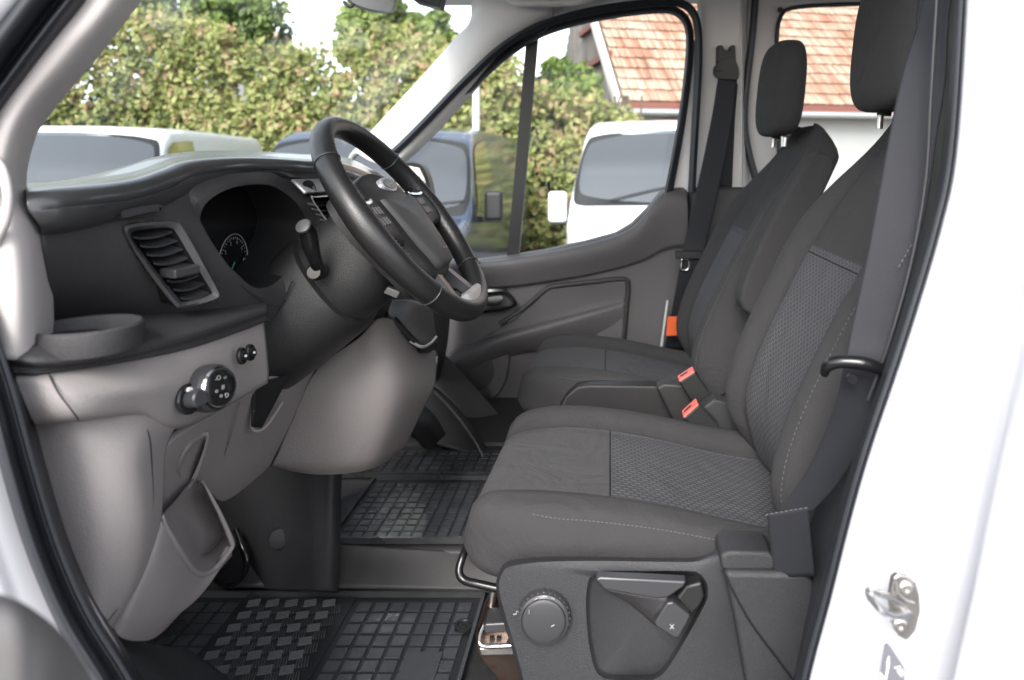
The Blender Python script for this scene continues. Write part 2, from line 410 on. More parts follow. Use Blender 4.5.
# ---- near A-pillar trim
patch('windscreen_pillar', [
    [(80, -90, .66), (150, -95, .635), (185, -85, .655), (205, -70, .72)],
    [(45, -25, .66), (92, 0, .635), (120, 10, .655), (146, -4, .72)],
    [(0, 40, .66), (48, 50, .635), (80, 58, .655), (100, 55, .72)],
    [(-30, 85, .66), (15, 95, .635), (36, 110, .655), (52, 112, .72)],
    [(-60, 130, .66), (-8, 140, .635), (18, 148, .655), (35, 140, .72)],
    [(-75, 190, .66), (-18, 195, .635), (12, 196, .655), (27, 186, .72)],
    [(-75, 230, .66), (-10, 232, .635), (25, 230, .655), (46, 224, .72)],
    [(-50, 290, .66), (0, 290, .635), (32, 290, .655), (53, 290, .72)],
    [(-20, 360, .66), (5, 360, .64), (32, 358, .66), (55, 350, .72)]], 'beige_trim', van, .01, 40, 60)
sweep('grab_handle', [(-6, 158, .632), (3, 172, .629), (8, 196, .628), (5, 222, .629), (-6, 244, .632)], .004, 'beige_trim', van, n=30)

# ---- windscreen and far pillar
patch('windscreen', [[(150, -160, .72), (520, -120, 2.33)], [(140, -2, .73), (478, 8, 2.33)], [(30, 150, .74), (362, 140, 2.36)], [(20, 215, .76), (330, 178, 2.36)]], 'glass', van, .005, 10, 10, smooth=(False, False))
patch('windscreen_pillar', [
    [(468, -60, 2.36), (482, -60, 2.28), (520, -60, 2.25), (600, -60, 2.26), (640, -60, 2.30)],
    [(470, -10, 2.36), (482, -6, 2.28), (520, -4, 2.25), (560, 2, 2.27), (580, 4, 2.32)],
    [(470, 20, 2.36), (481, 14, 2.28), (505, 20, 2.25), (532, 22, 2.27), (545, 24, 2.32)],
    [(453, 40, 2.36), (462, 36, 2.28), (480, 44, 2.25), (498, 50, 2.27), (508, 52, 2.31)],
    [(415, 84, 2.36), (423, 78, 2.28), (442, 88, 2.25), (458, 94, 2.26), (470, 97, 2.30)],
    [(378, 124, 2.36), (386, 118, 2.28), (404, 128, 2.25), (420, 134, 2.26), (432, 138, 2.30)],
    [(348, 158, 2.36), (354, 152, 2.28), (372, 162, 2.25), (392, 166, 2.26), (402, 166, 2.30)]], 'grey_trim', van, .02, 30, 50)
sweep('pillar_seam', [(538, 34, 2.252), (548, 28, 2.254), (553, 15, 2.256), (552, -10, 2.257)], .0015, 'dark_plastic', van, n=20)

# ---- roof lining, header and sun-visor end
build('roof', [(-.62, .50, 2.06), (2.6, .50, 2.08), (2.6, 2.42, 2.08), (-.62, 2.42, 2.06), (-.62, .50, 2.14), (2.6, .50, 2.14), (2.6, 2.42, 2.14), (-.62, 2.42, 2.14)],
      [(0, 3, 2, 1), (4, 5, 6, 7), (0, 1, 5, 4), (1, 2, 6, 5), (2, 3, 7, 6), (3, 0, 4, 7)], 'roof_fabric', van, bev=.01)
box('bulkhead', (2.58, .56, .70), (2.62, 2.42, 2.08), 'dark_plastic', van)
sweep('grab_handle', [(505, -14, 2.22), (512, 1, 2.20), (535, 3, 2.19), (585, 1, 2.19), (602, -14, 2.22)], .011, 'grey_trim', van, n=40)

# far side header rail above the door + pillar
def curve_rail(name, pts, w, t, d, m, n=90):
    return sweep(name, [(u, v, d) for u, v in pts], [(-w, -t), (w, -t), (w*1.05, 0), (w*.6, t), (-w*.6, t), (-w*1.05, 0)], m, van, n=n, up=(0, -1, 0))
wl = [(388, 166), (408, 150), (432, 126), (466, 91), (500, 59), (532, 37), (566, 24), (612, 14), (655, 9), (676, 11), (688, 24), (690, 50), (685, 100), (677, 150), (668, 196)]
# header panel between roof and door frame
patch('side_header', [
    [(540, -70, 2.30), (620, -70, 2.30), (700, -70, 2.30), (770, -70, 2.30)],
    [(545, -4, 2.26), (610, -12, 2.26), (680, -15, 2.26), (765, -15, 2.26)],
    [(548, 18, 2.32), (612, 4, 2.32), (672, -2, 2.32), (760, -4, 2.32)]], 'grey_trim', van, .02)
# ---- passenger door
door = extr('front_door', [(380, 262), (440, 261), (466, 262), (500, 258), (545, 251), (585, 242), (615, 234), (632, 224), (650, 206), (660, 193), (668, 189), (684, 187), (688, 196), (686, 250), (676, 300), (668, 345), (660, 420), (660, 520), (360, 520), (360, 300)],
            2.30, 2.37, 'door_plastic', van, .008)
door['label'] = 'dark grey far-side front door trim with speaker and pull handle'
sweep('window_seal', [(u, v, 2.29) for u, v in wl], [(-.014, -.02), (.012, -.02), (.014, 0), (.008, .014), (-.004, .010), (-.012, .004)], 'seal_rubber', door, n=110, up=(0, -1, 0))
wl2 = [(385, 160), (404, 143), (428, 119), (462, 84), (497, 51), (530, 30), (565, 17), (612, 7), (662, 2), (684, 4), (696, 18), (699, 50), (697, 100), (694, 150), (692, 192)]
sweep('door_seal', [(u, v, 2.25) for u, v in wl2], [(-.011, -.02), (.011, -.02), (.012, 0), (.0, .011), (-.011, .004)], 'seal_rubber', van, n=110, up=(0, -1, 0))
patch('door_frame', [[(690, 40, 2.315), (697, 40, 2.315)], [(686, 100, 2.315), (699, 100, 2.315)], [(676, 160, 2.315), (696, 160, 2.315)], [(668, 200, 2.315), (694, 200, 2.315)]], 'white_paint', door, .02, 8, 20)
# window divider + glass
sweep('window_divider', [(533, 32, 2.345), (528, 90, 2.345), (521, 170, 2.345), (513, 258, 2.345)], [(-.019, -.008), (.019, -.008), (.019, .008), (-.019, .008)], 'far_black', door, n=20, up=(0, -1, 0))
build('window_glass', [W(385, 262, 2.35), W(672, 262, 2.35), W(692, 20, 2.35), (W(692, 0, 2.35)), W(540, 5, 2.35), W(385, 150, 2.35)], [(0, 1, 2, 3, 4, 5)], 'glass', door, smooth=False).modifiers.new('s', 'SOLIDIFY').thickness = .004
# belt-line ledge, armrest, recesses
patch('door_ledge', [[(430, 262, 2.33), (500, 258, 2.33), (585, 242, 2.33), (632, 226, 2.33), (664, 190, 2.33), (686, 188, 2.33)],
                     [(430, 264, 2.27), (500, 261, 2.27), (585, 246, 2.27), (632, 229, 2.27), (661, 196, 2.27), (687, 196, 2.28)],
                     [(430, 272, 2.262), (500, 270, 2.262), (585, 258, 2.262), (632, 243, 2.262), (660, 216, 2.262), (688, 212, 2.27)],
                     [(430, 290, 2.285), (500, 288, 2.285), (585, 276, 2.285), (640, 262, 2.285), (665, 250, 2.285), (688, 246, 2.285)]], 'door_plastic', door, .012, 60, 18)
build('lock_knob', *boxgeo(W(470, 262, 2.27), (.03, 0, .002), (0, .012, 0), (0, 0, .006)), 'silver_paint', door, bev=.003)
rings('door_handle', [[(470, 300, 2.27), (478, 291, 2.262), (500, 289, 2.262), (508, 291, 2.262), (517, 303, 2.262), (512, 308, 2.262), (497, 312, 2.262), (476, 312, 2.27)],
                     [(474, 300, 2.262), (480, 293.5, 2.258), (500, 291.5, 2.258), (507, 294, 2.258), (513.5, 302, 2.258), (510, 306, 2.258), (496, 309.5, 2.258), (478, 309, 2.262)],
                     [(476, 300, 2.30), (481, 296, 2.30), (500, 294, 2.30), (506, 296, 2.30), (511, 302, 2.30), (509, 305, 2.30), (496, 308, 2.30), (479, 308, 2.30)]], 'gloss_black', door, n=48)
patch('door_handle', [[(486, 297, 2.262), (500, 295, 2.262), (503, 296, 2.262)], [(484, 302, 2.255), (496, 303, 2.255), (503, 300, 2.255)], [(488, 306, 2.262), (497, 306, 2.262), (502, 302, 2.262)]], 'satin_dark', door, .006, 12, 12)
# raised frame line of the pull recess
patch('door_insert', [[(516, 318, 2.285), (545, 292, 2.285), (580, 284, 2.285), (630, 281, 2.285)],
                      [(500, 328, 2.285), (530, 312, 2.29), (580, 304, 2.295), (628, 300, 2.29)],
                      [(470, 345, 2.285), (505, 333, 2.29), (560, 322, 2.295), (626, 316, 2.285)],
                      [(440, 362, 2.287), (500, 345, 2.287), (560, 345, 2.287), (624, 350, 2.287)]], 'door_plastic', door, .004, 40, 24)
sweep('trim_line', [(500, 324, 2.288), (524, 308, 2.286), (545, 290, 2.286), (556, 286, 2.286), (600, 281, 2.286), (622, 279, 2.286), (628, 284, 2.286), (626, 310, 2.288), (623, 345, 2.292)], .008, 'dark_plastic', door, n=60)
patch('armrest', [[(420, 372, 2.285), (455, 352, 2.285), (500, 334, 2.285), (560, 318, 2.285), (625, 301, 2.287)],
                  [(420, 377, 2.255), (458, 357, 2.245), (503, 338, 2.245), (560, 323, 2.255), (625, 305, 2.28)],
                  [(422, 388, 2.258), (462, 366, 2.25), (508, 346, 2.252), (565, 333, 2.265), (625, 313, 2.283)],
                  [(424, 402, 2.287), (464, 378, 2.287), (510, 356, 2.287), (565, 346, 2.287), (625, 322, 2.290)]], 'door_plastic', door, .02, 50, 20)
rings('speaker_grille', [[(443, 363, 2.288), (457, 347, 2.288), (478, 344, 2.288), (499, 342, 2.288), (510, 350, 2.288), (507, 379, 2.288), (496, 397, 2.288), (484, 397, 2.288), (462, 380, 2.288)],
                         [(444.5, 363, 2.278), (458, 348.5, 2.278), (478, 345.5, 2.278), (498.5, 343.8, 2.278), (508.3, 351, 2.278), (505.5, 378.5, 2.278), (495.4, 395.2, 2.278), (485, 395.2, 2.278), (463, 379, 2.278)]], 'door_plastic', door, n=72)
cyl('speaker_grille', W(474, 371, 2.278), (0, -1, 0), .064, .006, 'dark_plastic', door, n=48)
sweep('door_sill', [(418, 352, 2.22), (440, 372, 2.20), (462, 397, 2.17), (482, 420, 2.14), (505, 450, 2.12), (540, 500, 2.1)], [(-.045, -.02), (.045, -.02), (.045, .01), (.0, .02), (-.045, .01)], 'dark_plastic', van, n=40, up=(0, -.7, .7))
sweep('sill_seal', [(414, 376, 1.88), (432, 390, 1.87), (450, 408, 1.86), (466, 428, 1.85), (480, 450, 1.83), (490, 475, 1.82)], .0032, 'soft_silver', van, n=40)

# ---- far side wall behind the door: pillar, belt, sliding-door window
patch('pillar_trim', [[(697, -40, 2.33), (706, -40, 2.29), (735, -40, 2.28), (744, -40, 2.29), (748, -40, 2.34)],
                      [(697, 60, 2.33), (706, 60, 2.29), (735, 60, 2.28), (743, 60, 2.29), (747, 60, 2.34)],
                      [(694, 140, 2.33), (703, 140, 2.29), (735, 140, 2.28), (744, 140, 2.29), (748, 140, 2.34)],
                      [(690, 200, 2.33), (700, 200, 2.29), (735, 200, 2.28), (746, 200, 2.29), (750, 200, 2.34)]], 'grey_trim', van, .02, 24, 20)
patch('pillar_trim', [[(688, 188, 2.30), (700, 187, 2.26), (735, 187, 2.25), (756, 187, 2.26), (800, 187, 2.3)],
                      [(684, 260, 2.29), (694, 260, 2.24), (735, 260, 2.23), (760, 260, 2.24), (800, 260, 2.3)],
                      [(672, 345, 2.28), (684, 345, 2.23), (735, 345, 2.22), (760, 345, 2.24), (800, 345, 2.3)],
                      [(660, 450, 2.28), (672, 450, 2.22), (735, 450, 2.22), (760, 450, 2.24), (800, 450, 2.3)]], 'dark_plastic', van, .02, 30, 30)
sweep('door_seal', [(757, -30, 2.30), (753, 30, 2.30), (747, 80, 2.30), (744, 120, 2.30), (748, 150, 2.30), (756, 180, 2.30)], .012, 'seal_rubber', van, n=40)
sweep('pillar_edge', [(741, -30, 2.285), (741, 60, 2.285), (741, 130, 2.285), (741, 186, 2.285)], .006, 'silver_paint', van, n=20)
# side door with window opening
sd_out = [(745, -60, 2.36), (745, 70, 2.36), (745, 230, 2.36), (860, 240, 2.36), (1000, 240, 2.36), (1060, 100, 2.36), (1060, -60, 2.36), (880, -80, 2.36)]
win = [(777, 70), (776, 40), (779, 18), (792, 7), (860, 3), (990, 2), (1004, 14), (1005, 90), (1000, 190), (985, 205), (850, 207), (795, 203), (780, 190), (778, 120)]
sd_in = [(u, v, 2.34) for u, v in win]
P1 = [(757, 70), (757, 35), (760, 5), (780, -12), (860, -16), (1000, -17), (1024, 0), (1025, 90), (1022, 200), (990, 226), (850, 228), (780, 226), (760, 200), (757, 120)]
P0 = [(744, 70), (744, 30), (744, -30), (775, -50), (860, -60), (1000, -60), (1060, -50), (1060, 90), (1060, 220), (1000, 260), (850, 260), (760, 260), (744, 220), (744, 130)]
sdoor = rings('sliding_door', [[(u, v, 2.345) for u, v in P0], [(u, v, 2.335) for u, v in P1], [((u*1.0+p*2)/3, (v+q*2)/3, 2.352) for (u, v), (p, q) in zip(P1, win)], [(u, v, 2.36) for u, v in win], [(u, v, 2.40) for u, v in win]], 'grey_trim', van, n=120, cap=False, thick=.01)
sweep('window_seal', [(u+1, v+1, 2.352) for u, v in win], .007, 'seal_rubber', sdoor, closed=True, n=120)
build('window_glass', [W(u, v, 2.385) for u, v in win], [tuple(range(len(win)))], 'glass', sdoor, smooth=False).modifiers.new('s', 'SOLIDIFY').thickness = .004
cyl('bump_stop', W(780, 10, 2.335), (0, -1, 0), .009, .006, 'far_black', sdoor, n=16)
box('body_side', (1.35, 2.34, .7), (2.6, 2.40, 2.08), 'grey_trim', van)
# shadowy rear bench back behind the front row
# ---- far belt
fb = patch('seat_belt', [[(718, 78, 2.24), (737, 80, 2.24)], [(713, 110, 2.22), (734, 112, 2.22)], [(703, 160, 2.18), (725, 162, 2.18)], [(692, 210, 2.14), (714, 212, 2.14)], [(682, 255, 2.10), (704, 256, 2.10)], [(674, 300, 2.12), (694, 300, 2.12)], [(664, 350, 2.18), (686, 350, 2.18)]], 'belt_web', van, .0018, 8, 50)
fb['label'] = 'dark seat belt on the far pillar with an orange tag and steel tongue'
patch('webbing', [[(720, 84, 2.27), (738, 84, 2.27)], [(717, 120, 2.27), (735, 120, 2.27)], [(712, 188, 2.27), (732, 188, 2.27)]], 'belt_web', fb, .0018, 6, 20)
rings('belt_guide', [[(714, 68, 2.27), (716, 64, 2.27), (722, 58, 2.27), (733, 58, 2.27), (738, 66, 2.27), (739, 76, 2.27), (735, 80, 2.27), (718, 79, 2.27), (713, 74, 2.27)],
                     [(713, 69, 2.235), (715, 66, 2.23), (722, 60, 2.23), (733, 60, 2.23), (737, 67, 2.23), (738, 75, 2.23), (734, 79, 2.23), (718, 78, 2.23), (713.5, 73, 2.23)]], 'far_black', fb, n=40)
extr('belt_guide', [(718, 45), (723, 45), (724, 50), (730, 50), (731, 45), (735.5, 45), (736, 62), (717.5, 62)], 2.235, 2.28, 'far_black', fb, .003)
build('belt_tongue', *boxgeo(W(689, 255, 2.085), (.040, 0, 0), (0, .006, 0), (0, 0, .012)), 'far_black', fb, bev=.004)
sweep('belt_tongue', [(682, 262, 2.085), (681, 268, 2.085), (683, 270, 2.085), (688, 269, 2.085), (689, 262, 2.085), (687, 259, 2.085), (682, 259, 2.085)], .0035, 'chrome', fb, closed=True, n=40)
build('belt_tag', *boxgeo(W(675, 326, 2.10), (.024, .004, 0), (0, .003, 0), (0.002, 0, .028)), 'orange_tag', fb, bev=.002)
build('door_edge', *boxgeo(W(664, 325, 2.2), (.0035, 0, 0), (0, .01, 0), (.010, 0, .075)), 'grey_trim', van, bev=.002)

# ---- door mirror outside, seen past the wheel
mir = rings('door_mirror', [[(396, 215, 2.62), (394, 190, 2.62), (396, 168, 2.62), (408, 161, 2.62), (424, 164, 2.62), (432, 178, 2.62), (436, 200, 2.62), (438, 225, 2.62), (415, 228, 2.62)],
                      [(395, 214, 2.54), (394, 190, 2.54), (396, 168, 2.54), (408, 163, 2.54), (421, 165, 2.54), (428, 178, 2.54), (432, 200, 2.54), (434, 223, 2.54), (414, 226, 2.54)]], 'far_black', van, n=48)
build('mirror_glass', [W(u, v, 2.535) for u, v in [(397, 212), (396, 190), (398, 170), (408, 166), (419, 168), (425, 180), (429, 200), (431, 220), (414, 223)]], [tuple(range(9))[::-1]], 'chrome', mir, smooth=False)
# ---- inside mirror and sensor housing at the top
mr = rings('inside_mirror', [[(346, -10, 1.70), (350, 4, 1.70), (372, 12, 1.70), (388, 13, 1.70), (396, 8, 1.70), (396, -30, 1.70), (350, -30, 1.70)],
                      [(348, -10, 1.66), (352, 2, 1.66), (373, 9.5, 1.66), (387, 10.5, 1.66), (393, 6, 1.66), (393, -28, 1.66), (352, -28, 1.66)]], 'satin_dark', van, n=48)
sweep('mirror_button', [(344, 2, 1.70), (350, 7, 1.69), (354, 4, 1.69)], .004, 'black', mr, n=10)
build('sensor_housing', *boxgeo(W(430, -3, 1.9), (.035, 0, -.010), (0, .03, 0), (.004, 0, .024)), 'far_black', van, bev=.004)

# ================================================================== DASHBOARD
dd = {28: .68, 60: .70, 110: .76, 140: .80, 165: .84, 185: .88, 215: .93, 250: 1.0, 300: 1.1, 345: 1.25, 385: 1.5, 425: 1.95}
up_ = [(28, 201), (60, 197), (110, 191.5), (140, 186), (165, 177), (185, 169), (215, 165), (250, 164), (300, 166), (345, 169), (385, 187), (425, 208)]
lo_ = [(40, 222), (68, 219), (112, 211), (142, 204), (166, 196), (188, 186), (217, 176), (250, 171.5), (300, 173.5), (343, 179), (382, 199), (424, 217)]
ds = list(dd.values())
vent_out = [(123, 228), (130, 223.5), (155, 221), (176, 221), (184, 229), (203, 262), (219, 292), (219, 298), (207, 303), (182, 309), (174, 305), (150, 275), (130, 245)]
vent_in = [(131, 235), (136, 231), (155, 228.5), (171, 228), (177, 234), (195, 264), (211, 290), (211, 294), (202, 298), (185, 302), (179, 299), (158, 273), (137, 246)]
def fd(u, v):           # depth of the left fascia at a pixel
    return .69+max(0, (u-46-(v-222)*.12))*.00112
dash = patch('dashboard', [
    [(40, 218, .69), (95, 211, .74), (140, 201, .80), (188, 184, .87)],
    [(46, 255, .69), (100, 248, .745), (152, 240, .80), (203, 226, .875)],
    [(49, 300, .72), (112, 290, .775), (175, 283, .84), (232, 270, .91)],
    [(52, 345, .80), (122, 332, .84), (200, 318, .885), (268, 306, .985)]], 'dark_plastic', van, .02, 70, 60, hole=[vent_out[:]])
dash['label'] = 'dark dashboard with taupe lower half, side air vent and round cup holder'
patch('dash_top', [
    [(18, 240, .95), (55, 240, 1.05), (95, 240, 1.1), (125, 240, 1.15), (150, 240, 1.2), (178, 240, 1.25), (215, 240, 1.3), (252, 240, 1.4), (300, 240, 1.5), (345, 240, 1.6), (385, 240, 1.75), (425, 240, 2.1)],
    [(20, 195, .85), (58, 193, .95), (98, 184.5, 1.0), (128, 176.5, 1.05), (153, 169, 1.1), (180, 164.5, 1.15), (215, 163, 1.2), (250, 163, 1.3), (300, 165, 1.4), (345, 168, 1.5), (385, 186, 1.7), (425, 207, 2.05)],
    [(24, 197.5, .75), (60, 194.5, .80), (104, 188, .87), (134, 181, .92), (159, 173, .96), (183, 166.5, 1.0), (215, 164, 1.05), (250, 163.5, 1.12), (300, 165.5, 1.22), (345, 168.5, 1.35), (385, 186.5, 1.6), (425, 207.5, 2.0)],
    [(u, v, d) for (u, v), d in zip(up_, ds)],
    [(u-1, (v+q)/2-1, d-.012) for (u, v), (p, q), d in zip(up_, lo_, ds)],
    [(u, v, d) for (u, v), d in zip(lo_, ds)],
    [(u, v+4, d+.02) for (u, v), d in zip(lo_, ds)]], 'dash_top_plastic', dash, .01, 110, 40)
# small side demister slot
rings('demister_slot', [[(112, 213, .752), (122, 207, .765), (150, 204, .80), (164, 206, .815), (162, 212, .815), (140, 217, .785), (118, 219, .757)],
                        [(115, 213, .750), (124, 209, .763), (150, 206, .797), (161, 207.5, .812), (159, 211.5, .812), (139, 215, .783), (119, 217, .755)],
                        [(117, 213, .775), (125, 210, .785), (150, 207, .815), (160, 208, .83), (158, 211, .83), (139, 214, .80), (120, 216, .775)]], 'dark_plastic', dash, n=40)
sweep('demister_slot', [(120, 214.5, .757), (138, 210.5, .775), (157, 207.5, .798)], [(-.003, -.004), (.003, -.004), (.003, .004), (-.003, .004)], 'satin_dark', dash, n=16)

# left air vent: bezel, box and louvres
vd = lambda u, v: fd(u, v)-.004
mat('bezel_grey', (.085, .085, .088), .35)
vent = rings('air_vent', [[(u, v, fd(u, v)+.006) for u, v in vent_out], [(u*.98+.02*168, v*.98+.02*264, fd(u, v)-.008) for u, v in vent_out],
                   [((u+p)/2, (v+q)/2, fd(u, v)-.009) for (u, v), (p, q) in zip(vent_out, vent_in)], [(u, v, fd(u, v)-.003) for u, v in vent_in],
                   [tuple([*PX(W(u, v, fd(u, v))+Vector((-.055, .012, -.004))), fd(u, v)+.012]) for u, v in vent_in]], ['bezel_grey', 'black'], dash, n=90, mi=[0, 0, 0, 1, 1])
louv = []
TL, TR, BR, BL = (132, 231), (172, 228), (212, 296), (184, 302)
for k in range(8):
    t = (k+.35)/7.8
    a = (TL[0]+(BL[0]-TL[0])*t-1, TL[1]+(BL[1]-TL[1])*t+3*(1-t)); b = (TR[0]+(BR[0]-TR[0])*t+1, TR[1]+(BR[1]-TR[1])*t)
    A = W(a[0], a[1], fd(*a)+.002); B = W(b[0], b[1], fd(*b)+.002)
    mid = (A+B)/2; mid.z -= .004
    bk = Vector((-.028, .006, .0085)); th = Vector((0, 0, .0011))
    n = 9; V = []; Fq = []
    P = resample([A, A.lerp(B, .1)-Vector((0, 0, .002)), mid, B.lerp(A, .1)-Vector((0, 0, .001)), B], n)
    for p in P: V += [p-th, p+th, p+bk+th*.7, p+bk-th*.7]
    for i in range(n-1):
        for j in range(4): Fq.append((i*4+j, i*4+(j+1) % 4, i*4+4+(j+1) % 4, i*4+4+j))
    louv.append((V, Fq))
V, Fq = join_geo(louv); build('louvre', V, Fq, 'satin_dark', vent, ang=30)
build('vent_tab', *boxgeo(W(180, 271, fd(180, 271)-.008), (.006, .015, .001), (-.012, .005, 0), (0, 0, .0055)), 'satin_dark', vent, bev=.0025)
# thumb-wheels right of the louvres
g = []
for k in range(5):
    t = k/5+.08
    g.append(boxgeo(W(166+(206-166)*t, 230+(288-230)*t, .868+.04*t), (.003, .003, 0), (-.003, .003, 0), (0, 0, .003)))
V, Fq = join_geo(g); build('vent_wheel', V, Fq, 'silver_paint', vent, bev=.001)

# instrument cluster
c_out = [(203, 250, .895), (190, 215, .872), (188, 190, .868), (206, 179, .895), (235, 173, .945), (268, 172, 1.01), (289, 176, 1.07), (310, 198, 1.10), (324, 226, 1.12), (322, 258, 1.09), (290, 298, 1.03), (268, 306, .985), (246, 296, .95), (224, 275, .92)]
c_mid = [(208, 250, .888), (196, 222, .868), (197, 202, .868), (213, 188, .895), (238, 180, .945), (266, 178, 1.0), (285, 184, 1.06), (304, 202, 1.09), (315, 226, 1.11), (311, 256, 1.08), (284, 288, 1.02), (267, 298, .975), (249, 291, .94), (229, 272, .91)]
c_in = [(212, 250, .895), (201, 226, .878), (203, 208, .876), (218, 194, .90), (240, 186, .95), (266, 184.5, 1.0), (282, 191, 1.05), (298, 205, 1.075), (307, 226, 1.09), (301, 256, 1.06), (279, 280, 1.02), (264, 288, .975), (251, 286, .945), (233, 270, .915)]
XF = -.545
def deep(p):
    w = W(*p); cy, cz = .99, 1.45
    y = cy+(w.y-cy)*1.02+.02; z = cz+(w.z-cz)*.97+.004
    return Vector((XF, y, z))
ci = [W(*p) for p in c_in]
cl = rings('instrument_cluster', [[W(*p) for p in c_out], [W(*p) for p in c_mid], ci, [p.lerp(deep(q), .5) for p, q in zip(ci, c_in)], [deep(q) for q in c_in]], ['dark_plastic', 'black', 'gloss_black'], dash, n=110, px=False, mi=[0, 0, 1, 1, 2])
# dial: ring, ticks, numerals, needle on a plane facing the driver
DC = Vector((XF+.004, 1.04, W(0, 262, 1.04).z)); DC = Vector((XF+.004, 1.035, CZ-(262-V0)*1.035/F))
g = []
for k in range(29):
    a = R(215-250*k/28); rr = .036; ln = .0035 if k % 2 == 0 else .002
    dv = Vector((0, -math.cos(a), math.sin(a))) * 1; dv = Vector((0, math.cos(a), math.sin(a)))
    pv = Vector((0, -math.sin(a), math.cos(a)))
    g.append(boxgeo(DC+dv*(rr-ln/2), dv*ln/2, pv*.00045, (.0004, 0, 0)))
V, Fq = join_geo(g); build('gauge_ticks', V, Fq, 'dial_mark', cl, smooth=False)
sweep('gauge_ring', [DC+Vector((0, .040*math.cos(a), .040*math.sin(a))) for a in [2*math.pi*k/24 for k in range(24)]], .0007, 'silver_paint', cl, closed=True, n=60, px=False)
for k in range(8):
    a = R(215-250*k/7)
    text('gauge_number', str(k), .0075, DC+Vector((.0003, .028*math.cos(a), .028*math.sin(a))), (0, 1, 0), (0, 0, 1), 'dial_mark', cl, .0002)
build('gauge_needle', *boxgeo(DC+Vector((.0015, -.010, -.012)), Vector((0, -.010, -.012)), (0, .0006, -.0005), (.0005, 0, 0)), 'gauge_green', cl, smooth=False)

# centre fascia behind the wheel
patch('centre_fascia', [[(292, 172, 1.12), (345, 178, 1.28), (385, 198, 1.52), (424, 216, 1.92), (440, 225, 2.2)],
                        [(318, 200, 1.14), (360, 205, 1.3), (400, 230, 1.55), (430, 250, 1.9), (445, 258, 2.2)],
                        [(330, 240, 1.15), (375, 250, 1.32), (415, 275, 1.58), (440, 290, 1.9), (450, 300, 2.2)],
                        [(335, 290, 1.2), (385, 300, 1.36), (425, 315, 1.6), (438, 330, 1.9), (448, 340, 2.2)],
                        [(340, 350, 1.24), (392, 345, 1.40), (425, 350, 1.6), (434, 370, 1.9), (440, 380, 2.2)]], 'shroud_plastic', dash, .03, 40, 40)
cp = patch('console_trim', [[(293, 180.5, 1.125), (325, 180, 1.21), (346, 184, 1.28), (368, 195, 1.38)],
                       [(306, 193, 1.12), (330, 193, 1.20), (352, 198, 1.27), (374, 210, 1.37)]], 'silver_paint', dash, .004, 24, 10)
cyl('console_button', W(308, 190, 1.145), (.9, -.35, .25), .013, .004, 'gloss_black', cp, n=24)
cv = rings('air_vent', [[(311, 199, 1.115), (316, 197, 1.12), (332, 196, 1.165), (337, 199, 1.17), (349, 222, 1.19), (347, 226, 1.185), (333, 228, 1.145), (328, 225, 1.135)],
                   [(313, 200, 1.108), (317, 198, 1.113), (331, 197.5, 1.158), (335, 200, 1.163), (346, 221, 1.183), (345, 224, 1.178), (334, 226, 1.138), (330, 224, 1.128)],
                   [(314.5, 201, 1.15), (318, 199.5, 1.15), (330, 199, 1.19), (333, 201, 1.19), (343, 220, 1.21), (342, 222, 1.21), (335, 223.5, 1.18), (332, 222, 1.17)]], ['silver_paint', 'black'], dash, n=48, mi=[0, 1, 1])
g = []
for k in range(4):
    t = (k+.6)/4.2
    A = W(315+17*t, 202+21*t, 1.115+.02*t); B = W(332+12*t, 200+21*t, 1.16+.02*t)
    g.append(boxgeo((A+B)/2+Vector((-.008, 0, 0)), (B-A)/2, (.008, 0, -.002), (0, 0, .001)))
V, Fq = join_geo(g); build('louvre', V, Fq, 'satin_dark', cv, smooth=False)
patch('console_trim', [[(338, 196, 1.17), (346, 196, 1.19)], [(349, 212, 1.18), (356, 211, 1.2)], [(360, 232, 1.19), (368, 231, 1.21)]], 'silver_paint', dash, .004, 6, 12)
cv2 = extr('air_vent', [(372, 196), (384, 198), (392, 210), (380, 209)], 1.42, 1.45, 'black', dash, .002)

for o_ in (cp, cv): o_.location += Vector((.0230, -.055, .004))
# ledge with cup holder
ledge = patch('dash_ledge', [
    [(20, 322, .80), (52, 319, .82), (130, 312, .85), (200, 307, .90), (266, 300, .99)],
    [(13, 339, .668), (52, 336, .695), (130, 325, .775), (200, 314, .862), (266, 303.5, .975)],
    [(11, 349, .65), (48, 352, .662), (125, 343, .728), (198, 327, .82), (267, 306, .955)],
    [(11, 359, .643), (48, 363, .655), (125, 354, .722), (198, 335, .814), (268, 311, .95)],
    [(13, 366, .652), (48, 368, .664), (125, 358, .732), (198, 340, .822), (268, 315, .955)],
    [(15, 374, .653), (48, 373, .665), (125, 362, .733), (198, 346, .824), (269, 320, .957)],
    [(18, 376, .70), (52, 374, .71), (128, 362, .77), (200, 346, .86), (269, 321, .98)]], 'dark_plastic', dash, .006, 60, 40)
CH = W(88, 331, .708)
cyl('cup_holder', CH-Vector((0, 0, .017)), (0, 0, 1), .05, .03, 'dark_plastic', dash, n=56, prof=[(.045, 0), (.0475, .014), (.047, .0225), (.0445, .0245), (.0425, .0235), (.0405, .018), (.0395, .004), (.010, .004)])

